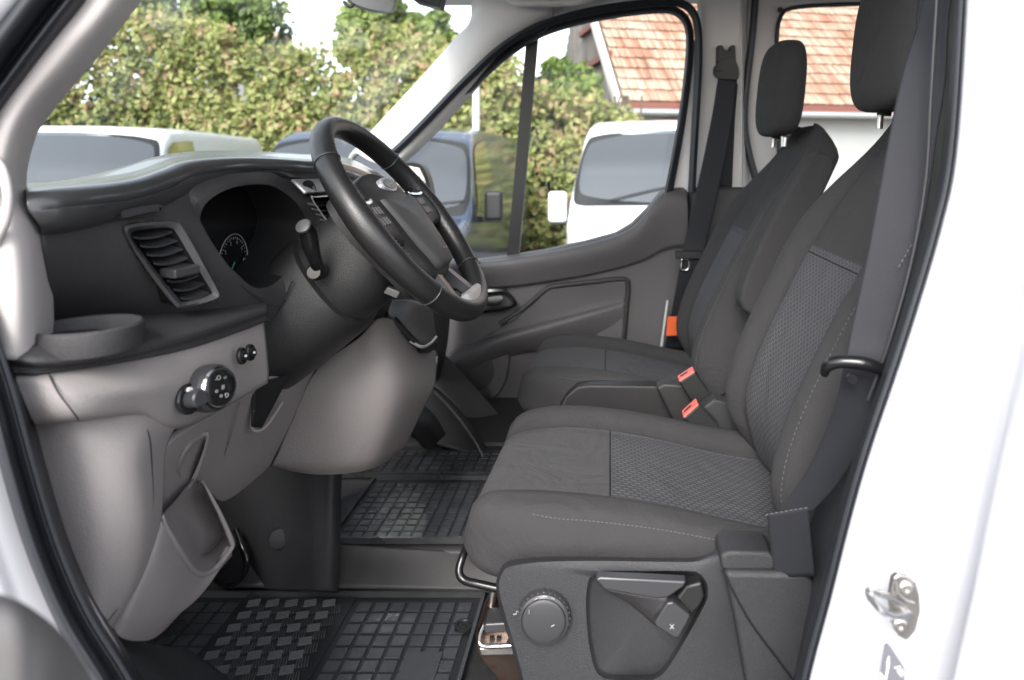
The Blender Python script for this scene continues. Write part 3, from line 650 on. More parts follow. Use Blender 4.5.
# taupe upper fascia with the switches
tp = patch('lower_fascia', [
    [(18, 370, .70), (52, 368, .71), (128, 357, .77), (200, 340, .86), (262, 318, .97)],
    [(15, 375, .658), (50, 373, .668), (125, 362, .735), (198, 346, .826), (264, 321, .96)],
    [(20, 392, .652), (65, 391, .66), (130, 386, .715), (190, 374, .795), (267, 345, .952)],
    [(28, 412, .655), (76, 410, .663), (137, 402, .725), (185, 398, .79), (269, 371, .952)],
    [(34, 424, .665), (82, 420, .675), (140, 414, .738), (182, 424, .80), (268, 382, .955)],
    [(36, 425, .69), (84, 421, .70), (142, 414, .76), (183, 428, .83), (266, 384, .98)]], 'taupe_plastic', dash, .006, 60, 36)
tp['label'] = 'taupe lower fascia with the light switches'
sweep('panel_gap', [(49, 374, .661), (58, 392, .6535), (70, 408, .6545), (79, 420, .660)], .0007, 'black', tp, n=20)
AX = Vector((.95, -.30, .16)).normalized()
def knob(name, u, v, d, r, prof, m, parent, sx=1, kn=0, n=40):
    return cyl(name, W(u, v, d), AX, r, 0, m, parent, n=n, prof=prof, sx=sx, knurl=kn)
SB = W(201, 389, .815)
sw = knob('light_switch', 201, 389, .815, .024, [(.024, 0), (.0255, .004), (.0265, .016), (.0255, .022), (.020, .026)], 'satin_dark', tp)
knob('switch_ring', *PX(SB+AX*.023), (SB+AX*.023).y, .02, [(.0222, 0), (.0230, .003), (.0215, .006), (.0195, .0055)], 'chrome', sw)
knob('switch_face', *PX(SB+AX*.0245), (SB+AX*.0245).y, .018, [(.0195, 0), (.0195, .005), (.018, .006)], 'gloss_black', sw)
fc = SB+AX*.0312
sx_ = Vector((0, 0, 1)).cross(AX).normalized(); sy_ = AX.cross(sx_)
for k, (a, b, s) in enumerate([(-.3, .75, '-O'), (.35, .6, '='), (.05, 0, '#'), (-.55, -.1, 'o'), (.3, -.7, 'D'), (-.2, -.55, 'o')]):
    text('switch_mark', s, .0072, fc+sx_*a*.015+sy_*b*.015, sx_, sy_, 'dial_mark', sw)
DB = W(188, 399, .786)
kd = knob('dimmer_knob', 188, 399, .786, .014, [(.0165, 0), (.0165, .0025), (.0145, .004)], 'gloss_black', tp, sx=.95)
knob('knob_cap', 188.5, 399, .786, .010, [(.0095, 0), (.0095, .016), (.008, .018)], 'satin_dark', kd, kn=.05)
knob('knob_cap', 188.5, 390, .784, .003, [(.003, .0), (.003, .003)], 'mark_white', kd, n=12)
for (u, v) in ((241, 356), (249.5, 352.5)):
    b = knob('push_button', u, v, .872 if u < 245 else .887, .007, [(.0105, 0), (.0100, .003), (.0078, .004), (.0075, .002), (.0065, .003), (.006, .007)], 'gloss_black', tp, sx=.7, n=28)
    text('switch_mark', 'o', .006, W(u, v, .872 if u < 245 else .887)+AX*.0075, sx_, sy_, 'mark_white', b)
for (u, v) in ((196, 383), (197, 395)):
    cyl('switch_mark', W(u, v, .797), AX, .0012, .001, 'mark_white', sw, n=10)

# taupe side panel, pocket and knee panels
sp = patch('side_panel', [
    [(33, 422, .69), (80, 419, .693), (140, 412, .742), (185, 416, .81)],
    [(40, 465, .685), (88, 465, .688), (136, 462, .72), (167, 446, .785)],
    [(52, 520, .682), (98, 525, .685), (142, 522, .718), (162, 512, .765)],
    [(70, 580, .682), (100, 585, .685), (130, 588, .71), (148, 570, .745)],
    [(94, 640, .682), (98, 640, .685), (106, 636, .70), (114, 628, .715)]], 'taupe_plastic', dash, .008, 36, 50)
sp['label'] = 'grey-taupe end panel beside the door seal'
sweep('panel_gap', [(131, 414, .742), (148, 432, .745), (152, 470, .745), (152, 515, .738), (140, 565, .722), (118, 607, .702), (98, 632, .686)], .0007, 'black', sp, n=50)
kp = patch('knee_panel', [
    [(167, 446, .80), (186, 431, .83), (238, 401, .94), (272, 380, 1.02), (320, 360, 1.17)],
    [(164, 470, .80), (184, 464, .86), (222, 440, .95), (264, 420, 1.05), (308, 385, 1.17)],
    [(162, 495, .80), (188, 478, .88), (212, 470, .96), (252, 450, 1.06), (292, 422, 1.165)],
    [(164, 520, .82), (192, 486, .90), (207, 490, .96), (228, 500, 1.05), (270, 467, 1.17)]], 'taupe_plastic', dash, .008, 44, 40)
rings('small_pocket', [[(176, 470, .84), (186, 446, .845), (200, 434, .875), (209, 433, .885), (206, 450, .885), (196, 478, .885), (186, 490, .885)],
                       [(179, 470, .838), (188, 449, .843), (201, 438, .87), (206, 437, .88), (203, 451, .88), (194, 474, .88), (186, 484, .88)],
                       [(184, 472, .885), (191, 455, .885), (202, 443, .90), (205, 442, .91), (203, 453, .91), (195, 472, .905), (189, 480, .90)]], 'taupe_plastic', kp, n=60)
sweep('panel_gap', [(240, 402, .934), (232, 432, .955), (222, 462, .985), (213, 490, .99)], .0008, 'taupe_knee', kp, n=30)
sweep('slot_edge', [(253, 410, .985), (252, 427, .99), (258, 431, 1.0), (268, 424, 1.02), (282, 403, 1.06)], .0025, 'taupe_plastic', kp, n=24)
patch('slot', [[(253, 384, .975), (290, 375, 1.04)], [(252, 427, .985), (262, 428, 1.0)]], 'black', kp, .002, 6, 6)
rim = [(163, 515, .765), (166, 526, .768), (180, 552, .80), (197, 573, .855), (213, 570, .895), (231, 549, .925), (231, 540, .925), (220, 514, .915), (207, 489, .905), (197, 480, .885), (189, 484, .86), (174, 502, .80)]
pk = patch('door_pocket', [
    [(160, 508, .772), (166, 526, .768), (180, 552, .80), (197, 573, .855), (213, 570, .895), (232, 549, .925)],
    [(152, 540, .752), (156, 560, .748), (168, 590, .775), (186, 603, .83), (205, 590, .875), (232, 551, .935)],
    [(128, 592, .722), (134, 606, .722), (148, 622, .75), (168, 622, .80), (190, 603, .855), (232, 553, .95)],
    [(112, 626, .712), (120, 637, .716), (136, 641, .745), (156, 637, .79), (180, 614, .86), (232, 556, .97)]], 'taupe_plastic', dash, .008, 50, 40)
pk.name = 'storage_pocket'
sweep('pocket_rim', rim[:9]+[(202, 481, .895)], .0032, 'taupe_plastic', pk, n=100, widths=[.4, 1, 1, 1, 1, 1, .9, .7, .3])
rw = [W(*p) for p in rim]; ctr = sum(rw, Vector())/len(rw)
rings('pocket_liner', [rw, [p.lerp(ctr, .12)+Vector((-.02, .035, -.01)) for p in rw], [p.lerp(ctr, .3)+Vector((-.04, .075, -.035)) for p in rw]], 'taupe_plastic', pk, n=72, px=False)
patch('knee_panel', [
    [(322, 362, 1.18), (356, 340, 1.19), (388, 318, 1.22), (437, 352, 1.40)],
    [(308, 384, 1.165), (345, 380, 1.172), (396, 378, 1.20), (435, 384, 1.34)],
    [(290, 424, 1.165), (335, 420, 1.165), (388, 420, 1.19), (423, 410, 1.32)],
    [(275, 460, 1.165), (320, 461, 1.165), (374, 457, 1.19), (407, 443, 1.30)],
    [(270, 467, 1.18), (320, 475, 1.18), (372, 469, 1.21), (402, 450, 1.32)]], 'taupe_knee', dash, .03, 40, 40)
sweep('trim_line', [(437, 356, 1.385), (433, 386, 1.352), (421, 410, 1.33), (407, 441, 1.312)], .0016, 'silver_paint', dash, n=30)
patch('console_tray', [[(392, 300, 1.30), (412, 300, 1.33), (432, 306, 1.42)],
                       [(388, 312, 1.24), (408, 322, 1.27), (436, 335, 1.38)],
                       [(392, 320, 1.235), (416, 342, 1.26), (437, 343, 1.37)],
                       [(396, 326, 1.25), (422, 352, 1.28), (436, 348, 1.38)]], 'far_black', dash, .01, 24, 20)
sweep('console_highlight', [(410, 341, 1.255), (422, 347, 1.27), (431, 343, 1.33), (436, 337, 1.37)], .0028, 'silver_paint', dash, n=16)  # silver strip painting in the highlight along the tray's lower edge

# ---- steering column
WC = W(399, 222, 1.12); TV = Vector((-.61, 0, .79)).normalized(); NV = Vector((.79, 0, .61)).normalized(); YV = Vector((0, 1, 0))
def wl_(a, b, c):        # wheel space: a = across the van, b = up the wheel, c = towards the driver
    return WC+YV*a+TV*b+NV*c
def ring_col(c, rw_, rt, off=0, n=48, e=.8):
    out = []
    for k in range(n):
        t = 2*math.pi*k/n; cs, sn = math.cos(t), math.sin(t)
        out.append(wl_(rw_*abs(cs)**e*(1 if cs > 0 else -1), off+rt*abs(sn)**e*(1 if sn > 0 else -1), c))
    return out
col = rings('steering_column', [ring_col(-.43, .07, .060, -.022), ring_col(-.36, .098, .080, -.020), ring_col(-.24, .104, .087, -.016), ring_col(-.145, .098, .088, -.012), ring_col(-.128, .094, .084, -.010), ring_col(-.123, .082, .074, -.008)],
            'shroud_plastic', dash, n=72, px=False, capfirst=True)
rings('column_collar', [ring_col(-.135, .082, .078, -.010), ring_col(-.118, .088, .080, -.010), ring_col(-.075, .086, .078, -.006), ring_col(-.045, .078, .070, 0), ring_col(-.035, .05, .05, 0)], 'shroud_plastic', col, n=72, px=False)
sweep('shroud_gap', [wl_(-.0985, -.03, -.235), wl_(-.1055, -.035, -.26), wl_(-.1045, -.025, -.34)], .0009, 'black', col, px=False, n=12)
sweep('shroud_gap', [wl_(-.104, .015, -.14), wl_(-.106, -.012, -.20), wl_(-.107, -.012, -.30), wl_(-.1, -.012, -.38)], .0012, 'black', col, px=False, n=20)
st = sweep('column_stalk', [(320, 271, 1.02), (316, 262, 1.0), (311, 246, .985), (308, 232, .975), (304, 224, .965)], .0115, 'gloss_black', col, n=30, widths=[.95, .78, .85, 1.0, 1.02, .8])
cyl('stalk_cap', W(304, 227, .957), (-.15, -.75, .55), .010, .004, 'soft_silver', st, n=24)
cyl('stalk_base', W(320, 271, 1.03), (.1, -1, .1), .0125, .03, 'gloss_black', col, n=24, prof=[(.0125, 0), (.0125, .022), (.009, .03)])
build('ignition_glint', *boxgeo(W(393, 292, 1.07), (.010, 0, -.004), (0, .006, 0), (.003, 0, .005)), 'soft_silver', col, bev=.002)  # small silver block standing in for the glint of the ignition key

# ---- steering wheel
n = 120; k = 16; V = []; Fq = []
for i in range(n):
    t = 2*math.pi*i/n
    rr = .177
    grip = 1+.10*max(0, math.cos(2*(t-0)))**6
    for j in range(k):
        p = 2*math.pi*j/k
        r = rr+.0152*grip*math.cos(p); c = .0178*grip*math.sin(p)+.012
        V.append(wl_(r*math.cos(t), r*math.sin(t), c))
for i in range(n):
    for j in range(k): Fq.append((i*k+j, i*k+(j+1) % k, ((i+1) % n)*k+(j+1) % k, ((i+1) % n)*k+j))
wheel = build('steering_wheel', V, Fq, 'leather', van)
wheel['label'] = 'black leather steering wheel with grey airbag cover'
for t in (R(38), R(142), R(-42), R(-138)):
    pts = []
    for j in range(20):
        p = 2*math.pi*j/20; r = .177+.0158*math.cos(p)*(1+.10*max(0, math.cos(2*t))**6); c = .0184*math.sin(p)*(1+.10*max(0, math.cos(2*t))**6)+.012
        pts.append(wl_(r*math.cos(t), r*math.sin(t), c))
    sweep('rim_seam', pts, .0009, 'satin_dark', wheel, closed=True, n=30, px=False)
# perforated inner grip: small raised dots
for t0 in (-14, 166):
    g = []
    for a in range(-22, 24, 2):
        for b in range(7):
            t = R(t0+14+a); p = R(100+b*22+(11 if (a//2) % 2 else 0)); r = .177+.0157*math.cos(p)*1.06; c = .0183*math.sin(p)*1.06+.012
            q = wl_(r*math.cos(t), r*math.sin(t), c); g.append(boxgeo(q, YV*.0007, TV*.0007, NV*.0007))
    V, Fq = join_geo(g); build('grip_texture', V, Fq, 'satin_dark', wheel, smooth=False)
def pad(name, outline, c0, c1, m, parent, bulge=.0, n=64, inset=.9, mi=None):
    O = [wl_(a, b, c0) for a, b in outline]; cx = sum(a for a, b in outline)/len(outline); cy = sum(b for a, b in outline)/len(outline)
    def rg(s, c): return [wl_(cx+(a-cx)*s, cy+(b-cy)*s, c) for a, b in outline]
    return rings(name, [O, rg(1, c1-.010), rg(.97, c1-.003), rg(inset, c1), rg(.55, c1+bulge*.8), rg(.2, c1+bulge)], m, parent, n=n, px=False, mi=mi)
pad('hub_cover', [(-.098, .035), (-.085, .072), (-.04, .086), (0, .09), (.04, .086), (.085, .072), (.098, .035), (.092, -.01), (.07, -.06), (.05, -.10), (0, -.112), (-.05, -.10), (-.07, -.06), (-.092, -.01)], -.045, .012, 'shroud_plastic', wheel, .012)
pad('airbag_cover', [(-.070, .028), (-.06, .034), (0, .026), (.06, .034), (.070, .028), (.060, -.03), (.040, -.088), (.025, -.098), (0, -.10), (-.025, -.098), (-.040, -.088), (-.060, -.03)], .005, .026, 'airbag_grey', wheel, .008)
bd = pad('badge', [(.034*math.cos(a), .056+.0145*math.sin(a)) for a in [2*math.pi*i/16 for i in range(16)]], .012, .0245, 'silver_paint', wheel, .0005, n=40)
pad('badge_field', [(.029*math.cos(a), .056+.0105*math.sin(a)) for a in [2*math.pi*i/16 for i in range(16)]], .0235, .0256, 'satin_dark', bd, .0003, n=40)
text('badge_script', '~~', .012, wl_(0, .055, .0262), YV, TV, 'silver_paint', bd)
text('airbag_mark', 'AIRBAG', .007, wl_(.004, -.075, .0325), YV, TV, 'satin_dark', wheel)
for s in (-1, 1):
    spk = rings('spoke', [[wl_(s*.08, .045, -.02), wl_(s*.08, .045, .012), wl_(s*.08, -.035, .012), wl_(s*.08, -.035, -.02)],
                    [wl_(s*.12, .034, -.012), wl_(s*.12, .034, .016), wl_(s*.12, -.020, .016), wl_(s*.12, -.020, -.012)],
                    [wl_(s*.175, .040, .000), wl_(s*.175, .040, .020), wl_(s*.175, -.020, .020), wl_(s*.175, -.020, .000)]], 'shroud_plastic', wheel, n=32, px=False)
    g = [boxgeo(wl_(s*(.105+.012*i), .018-.018*j, .017), YV*.005, TV*.007, NV*.003) for i in range(4) for j in range(2)]
    V, Fq = join_geo(g); build('switch_pad', V, Fq, 'satin_dark', spk, bev=.0015)
    patch('switch_trim', [[wl_(s*.095, .042, .0165), wl_(s*.130, .036, .020), wl_(s*.158, .040, .022)], [wl_(s*.097, .034, .0175), wl_(s*.130, .029, .021), wl_(s*.158, .032, .023)]], 'chrome', spk, .002, 12, 4, px=False)
    sweep('lower_spoke', [wl_(s*.022, -.085, .002), wl_(s*.035, -.115, .004), wl_(s*.048, -.145, .008), wl_(s*.060, -.168, .010)], [(-.008, -.008), (.008, -.008), (.008, .006), (-.008, .006)], 'satin_dark', wheel, n=16, px=False, up=NV)
pad('lower_spoke', [(-.055, -.150), (0, -.156), (.055, -.150), (.066, -.172), (0, -.184), (-.066, -.172)], -.004, .026, 'silver_paint', wheel, 0, n=40)
pad('lower_spoke', [(-.030, -.158), (0, -.160), (.030, -.158), (.034, -.168), (0, -.173), (-.034, -.168)], .016, .026, 'silver_paint', wheel, 0, n=40)

# ================================================================== FOOTWELL
FZ = .725
floor = box('cab_floor', (-1.25, .64, FZ-.06), (2.58, 2.36, FZ), 'carpet', van, .005)
pf = box('centre_platform', (-1.2, 1.405, FZ-.01), (.55, 2.33, .785), 'floor_rubber', floor, .015, seg=3)
patch('floor_step', [[(222, 586, 1.36), (340, 588, 1.36), (480, 592, 1.36), (620, 600, 1.36)], [(222, 560, 1.40), (340, 560, 1.40), (480, 566, 1.39), (620, 570, 1.39)], [(222, 535, 1.42), (340, 544, 1.415), (480, 552, 1.41), (620, 556, 1.41)]], 'floor_rubber', van, .01, 20, 10)
box('firewall', (-1.16, .62, FZ), (-1.12, 2.36, 1.40), 'carpet', van, .01)
box('firewall', (-.95, 1.40, .9), (-.75, 2.30, 1.38), 'black', van, .03)
tunnel = patch('footwell_trim', [
    [(212, 500, 1.45), (240, 470, 1.36), (285, 462, 1.33), (322, 462, 1.30), (339, 468, 1.33), (342, 475, 1.60)],
    [(222, 520, 1.45), (248, 505, 1.36), (288, 500, 1.335), (320, 500, 1.30), (338, 502, 1.33), (341, 505, 1.60)],
    [(236, 548, 1.42), (256, 545, 1.36), (290, 545, 1.335), (320, 545, 1.30), (338, 546, 1.325), (341, 548, 1.5)],
    [(258, 589, 1.42), (266, 590, 1.36), (292, 590.5, 1.34), (318, 591, 1.305), (336, 591, 1.325), (339, 592, 1.42)]], 'dark_plastic', van, .01, 44, 36)
cyl('trim_plug', W(279, 538, 1.338), (.35, -.9, .1), .017, .003, 'dark_plastic', tunnel, n=36, prof=[(.0180, -.002), (.0180, .0015), (.0168, .0005), (.0160, .0025), (.014, .0032)])
pb = rings('pedal', [[(214, 560, 1.38), (226, 540, 1.38), (240, 545, 1.38), (246, 560, 1.38), (243, 580, 1.38), (226, 588, 1.38), (212, 580, 1.38)],
                [(216, 562, 1.33), (227, 544, 1.33), (238, 548, 1.33), (243, 562, 1.33), (240, 578, 1.33), (226, 584, 1.33), (215, 577, 1.33)]], 'gloss_black', van, n=40)
sweep('pedal_arm', [(236, 530, 1.37), (242, 545, 1.35), (247, 560, 1.34), (243, 575, 1.34), (232, 586, 1.34)], .006, 'gloss_black', pb, n=30)
patch('footwell_trim', [[(403, 430, 1.6), (418, 436, 1.62), (430, 450, 1.66)], [(410, 415, 1.62), (428, 424, 1.66), (440, 440, 1.70)], [(420, 402, 1.7), (434, 414, 1.75), (446, 434, 1.80)]], 'shroud_plastic', van, .02, 16, 16)
patch('footwell_trim', [[(400, 372, 1.95), (425, 380, 1.95), (458, 408, 1.93), (490, 452, 1.88)], [(395, 430, 1.88), (420, 440, 1.87), (450, 448, 1.86), (486, 456, 1.86)]], 'black', van, .02, 16, 10)  # black sheet standing in for the shade of the far footwell cavity
patch('door_sill', [[(88, 628, .70), (112, 634, .74), (160, 646, .95), (190, 650, 1.1)], [(104, 662, .685), (140, 668, .74), (190, 676, .92), (230, 680, 1.08)], [(130, 720, .67), (170, 720, .74), (220, 720, .92), (260, 720, 1.05)]], 'carpet', van, .01, 20, 14)

# ---- rubber mats
CX0, CX1 = -.667, -.475
def mat_mesh(name, X0, X1, Y0, Y1, Z, cell, skip=None, edge=.010, chk=None, label=None, slope=None, group=None, cut=None):
    cx, cy = (X0+X1)/2, (Y0+Y1)/2
    root = empty(name, (cx, cy, Z), label, 'floor mat', group)
    base = box('mat_base', (X0, Y0, Z), (X1, Y1, Z+.004), 'rubber_base', root, .0015)
    g = []
    nx = int((X1-X0-2*edge)/cell); ny = int((Y1-Y0-2*edge)/cell)
    for i in range(nx):
        for j in range(ny):
            x = X0+edge+(i+.5)*cell; y = Y0+edge+(j+.5)*cell
            if skip and skip(x, y): continue
            h = .0022+random.uniform(-.0002, .0002)
            tx, ty = random.uniform(-.012, .012), random.uniform(-.012, .012)
            s = cell*.41
            g.append(([Vector((x-s, y-s, Z+.003)), Vector((x+s, y-s, Z+.003)), Vector((x+s, y+s, Z+.003)), Vector((x-s, y+s, Z+.003)),
                       Vector((x-s*.94, y-s*.94, Z+.004+h-tx*s-ty*s)), Vector((x+s*.94, y-s*.94, Z+.004+h+tx*s-ty*s)), Vector((x+s*.94, y+s*.94, Z+.004+h+tx*s+ty*s)), Vector((x-s*.94, y+s*.94, Z+.004+h-tx*s+ty*s))],
                      [(4, 5, 6, 7), (0, 1, 5, 4), (1, 2, 6, 5), (2, 3, 7, 6), (3, 0, 4, 7)]))
    for sd in ((lambda q: q[0][0].x < CX0), (lambda q: q[0][0].x >= CX0)) if skip else ((lambda q: True),):
        gg = [q for q in g if sd(q)]; V, Fq = join_geo(gg); build('mat_grid', V, Fq, 'rubber', root, smooth=False)
    sweep('mat_rim', [Vector((X0, Y0, Z+.006)), Vector((X1, Y0, Z+.006)), Vector((X1, Y1, Z+.006)), Vector((X0, Y1, Z+.006))], [(-.004, -.005), (.004, -.005), (.003, .007), (-.003, .007)], 'rubber', root, closed=True, n=200, px=False, up=(0, 0, 1), smooth=False)
    return root
m1 = mat_mesh('rubber_mat', -.90, -.235, .92, 1.345, FZ+.002, .0305, skip=lambda x, y: CX0-.012 < x < CX1+.012, label='black rubber floor mat with chequer-plate heel pad in the driver footwell')
box('heel_plate', (CX0-.004, .93, FZ+.004), (CX1+.004, 1.338, FZ+.0085), 'rubber_base', m1, .001)
g = []
PT = .0345
for i in range(0, 7):
    for j in range(0, 13):
        for o1 in (0, 1):
            x = CX0+.014+i*PT+o1*PT/2; y = .94+j*PT+o1*PT/2
            if not (x < CX1-.006 and y < 1.33): continue
            a = Vector((1, .28, 0)).normalized() if not o1 else Vector((-.28, 1, 0)).normalized(); b = Vector((-a.y, a.x, 0))
            for kk in range(5):
                cc = Vector((x, y, FZ+.0090))+b*((kk-2)*.0042)
                g.append(boxgeo(cc, a*.0108, b*.0008, (0, 0, .0019)))
V, Fq = join_geo(g); build('chequer_bars', V, Fq, 'rubber_bar', m1, bev=.0006, seg=1)
for (u, v) in ((464, 626),):
    d = (CZ-FZ-.01)*F/(v-V0); p = W(u, v, d)
    cyl('mat_eyelet', p, (0, 0, 1), .015, .004, 'rubber_base', m1, n=30, prof=[(.0165, -.002), (.0165, .003), (.012, .004), (.0105, .0015), (.007, .0015), (.0065, .003), (.003, .003), (.0025, .001)])
box('mat_plate', (-.335, 1.10, FZ+.006), (-.275, 1.19, FZ+.0098), 'rubber', m1, .001)
m2 = mat_mesh('rubber_mat', -.555, -.09, 1.425, 1.70, .787, .0245, label='black rubber grid mat in the middle on the raised floor step')
m3 = mat_mesh('rubber_mat', -.70, -.05, 1.72, 1.90, .787, .0275, label='darker rubber grid mat at the far door, behind the middle mat')

# ================================================================== SEATS
def smooth01(t): t = max(0, min(1, t)); return t*t*(3-2*t)
def sgnp(x, e): return math.copysign(abs(x)**e, x)
def smooth01(t): t = max(0, min(1, t)); return t*t*(3-2*t)
def seat(y0, y1, dx, dz, label, near):
    yc, hw_ = (y0+y1)/2, (y1-y0)/2
    root = extr('front_seat', [(-.145+dx, 1.0+dz), (-.10+dx, .985+dz), (.20+dx, .985+dz), (.42+dx, 1.0+dz), (.42+dx, .735), (.33+dx, .735), (-.05+dx, .735), (-.115+dx, .735)], y0+.05, y1-.04, 'seat_plastic', van, .012, px=False)
    root['label'] = label
    # cushion --------------------------------------------------
    NX, NA = 46, 72; V = []; mi = []; uv = []
    def top(x): return 1.047+.020-.050*smooth01((x+.15)/.42)+.012*math.sin((x+.19)/.5*math.pi)-.010*smooth01((x-.05)/.25)
    for i in range(NX+1):
        s = i/NX; x = -.198+.506*s
        q = 1-abs(1-2*s)                    # 0 at ends
        fr = (1-max(0, (.10-s)/.10)**2.8)**.5 if s < .10 else 1
        bk = (1-max(0, (s-.93)/.07)**2.4)**.5 if s > .93 else 1
        e = max(.02, min(fr, bk))
        zt = top(x); zb = .970
        zc = (zt+zb)/2-.004; hz = (zt-zb)/2*(.35+.65*e); wy = hw_*(1-.05*(1-e)-.16*max(0, (.26-s)/.26)**2.2)
        for j in range(NA):
            t = 2*math.pi*j/NA; cs, sn = math.cos(t), math.sin(t)
            y = wy*sgnp(cs, .42); z = zc+hz*sgnp(sn, .55)-.010*y/hw_-.012*max(0, (.3-s)/.3)**2*(y/hw_)
            r = abs(y)/hw_
            if sn > 0: z += (.030*smooth01((r-.58)/.24)*smooth01((1.03-r)/.10) - .006*math.exp(-((r-.64)/.035)**2))*e
            V.append(Vector((x+dx, yc+y, z+dz))); uv.append((x, y))
    Fq = []
    for i in range(NX):
        for j in range(NA):
            q = (i*NA+j, (i+1)*NA+j, (i+1)*NA+(j+1) % NA, i*NA+(j+1) % NA); Fq.append(q)
            c = (V[q[0]]+V[q[2]])/2; yy = abs(c.y-yc)/hw_; up = math.sin((j+.5)/NA*2*math.pi) > 0
            x = c.x-dx
            pr = .64*(1-.16*max(0, (.26-i/NX)/.26)**2.2)
            mi.append(1 if (yy < pr and up and x > .0) else (2 if yy < pr and up else 0))
    Fq.append(tuple(range(NA))); mi.append(0); Fq.append(tuple(NX*NA+j for j in range(NA))[::-1]); mi.append(0)
    cu = build('cushion', V, Fq, ['fabric', 'fabric_dash', 'fabric_mid'], root, mi=mi, uvs=uv)
    # stitching along the bolsters
    for s in (-1, 1):
        pts = []
        for i in range(9, NX-3, 3):
            ring = V[i*NA:i*NA+NA//2+1]; best = min(ring, key=lambda p: abs((p.y-yc)-s*hw_*.955)); pts.append(best+Vector((0, s*.0012, .0016)))
        stitches('seam', pts, 'stitch', cu, px=False, step=.0055)
        pts = []
        for i in range(4, NX-6, 3):
            ring = V[i*NA:i*NA+NA//2+1]; best = min(ring, key=lambda p: abs((p.y-yc)-s*hw_*.645)); pts.append(best+Vector((0, 0, .0002)))
        sweep('piping', pts, .0012, 'black', cu, n=40, px=False)
    pts = [Vector((.0+dx, yc+hw_*.63*a/10, 0)) for a in range(-10, 11)]
    ii = round((.0+.198)/.506*NX); ring = [p for p in V[ii*NA:(ii+1)*NA] if p.z > 1.02+dz and abs(p.y-yc) < hw_*.64]
    sweep('piping', sorted([p.copy()+Vector((0, 0, .0002)) for p in ring], key=lambda p: p.y), .0012, 'black', cu, n=30, px=False)
    # backrest ---------------------------------------------------
    dx += 0 if near else -.022
    prof = [(.965, .315), (1.00, .272), (1.06, .250), (1.12, .244), (1.20, .268), (1.30, .316), (1.40, .370), (1.49, .424), (1.56, .470), (1.615, .506), (1.652, .532)]
    P = resample([Vector((x, 0, z)) for z, x in prof], 60)
    V = []; mi = []; uv = []; NB = 80; acc = 0
    for i, p in enumerate(P):
        s = i/59; t = (P[min(i+1, 59)]-P[max(i-1, 0)]).normalized(); nrm = Vector((-t.z, 0, t.x))      # towards the front
        if i: acc += (P[i]-P[i-1]).length
        w = hw_*(.98 if s < .55 else 1-.42*smooth01((s-.55)/.45)**1.5)
        if s > .94: w *= (1-((s-.94)/.06)**2.2*.28)
        if s < .04: w *= .97
        th = .062-.018*s
        if s > .93: th *= (1-((s-.93)/.07)**2.4*.75)
        cen = p-nrm*th
        bol = (.034*smooth01((s-.02)/.18)*(1-.75*smooth01((s-.62)/.3)))
        for j in range(NB):
            a = 2*math.pi*j/NB; cs, sn = math.cos(a), math.sin(a)
            y = w*sgnp(cs, .5); o = th*sgnp(sn, .55)
            r = abs(y)/w
            if sn > 0: o += bol*smooth01((r-.58)/.24)*smooth01((1.06-r)/.12)-.012*(1-smooth01((r-.2)/.4))*(1-s)-.005*math.exp(-((r-.64)/.035)**2)*(1-smooth01((s-.8)/.15))
            V.append(cen+nrm*o+Vector((dx, yc+y, dz))); uv.append((acc, y))
    Fq = []
    for i in range(59):
        for j in range(NB):
            q = (i*NB+j, (i+1)*NB+j, (i+1)*NB+(j+1) % NB, i*NB+(j+1) % NB); Fq.append(q)
            jm = (j+.5)/NB*2*math.pi; c = (V[q[0]]+V[q[2]])/2; s = i/59; wloc = hw_*(.98 if s < .55 else 1-.42*smooth01((s-.55)/.45)**1.5)
            front = math.sin(jm) > 0
            mi.append(1 if (front and abs(c.y-yc) < wloc*.63 and s < .60) else 0)
    Fq.append(tuple(range(NB))); mi.append(0); Fq.append(tuple(59*NB+j for j in range(NB))[::-1]); mi.append(0)
    Vb = V
    bk = build('backrest', V, Fq, ['fabric', 'fabric_dash'], root, mi=mi, uvs=uv)
    for s_ in (-1, 1):
        for rr, nm in ((.645, 'piping'), (.93, 'seam')):
            pts = []
            for i in range(3, 55 if nm == 'seam' else 50, 3):
                s = i/59; wloc = hw_*(.98 if s < .55 else 1-.42*smooth01((s-.55)/.45)**1.5)
                ring = Vb[i*NB:i*NB+NB//2+1]; best = min(ring, key=lambda p: abs((p.y-yc)-s_*wloc*rr)); pts.append(best+Vector((-.0012 if nm == 'seam' else 0, 0, .0005)))
            if nm == 'seam': stitches('seam', pts, 'stitch', bk, px=False, step=.0075)
            else: sweep('piping', pts, .0012, 'black', bk, n=40, px=False)
    i = round(.60*59); ring = [p.copy() for p in Vb[i*NB:i*NB+NB//2+1] if abs(p.y-yc) < hw_*.62]
    sweep('piping', sorted(ring, key=lambda p: p.y), .0012, 'black', bk, n=30, px=False)
    # headrest ---------------------------------------------------
    hx, hz = .475+dx-.012, 1.744+dz
    V = []; Fq = []; NH = 30; NR = 40
    for i in range(NH+1):
        ph = -math.pi/2+math.pi*i/NH; cz_, cr = math.sin(ph), max(.001, math.cos(ph)); e = cr**.42
        zz = .118*sgnp(cz_, .72)
        wv = .128*(1-.06*cz_)
        for j in range(NR):
            a = 2*math.pi*j/NR
            x = .046*e*sgnp(math.cos(a), .7); y = wv*e*sgnp(math.sin(a), .62)
            V.append(Vector((hx+x+zz*.10-.02*math.exp(-(y/.11)**2)*0, yc+y, hz+zz)))
    for i in range(NH):
        for j in range(NR): Fq.append((i*NR+j, i*NR+(j+1) % NR, (i+1)*NR+(j+1) % NR, (i+1)*NR+j))
    hr = build('headrest', V, Fq, 'fabric', root)
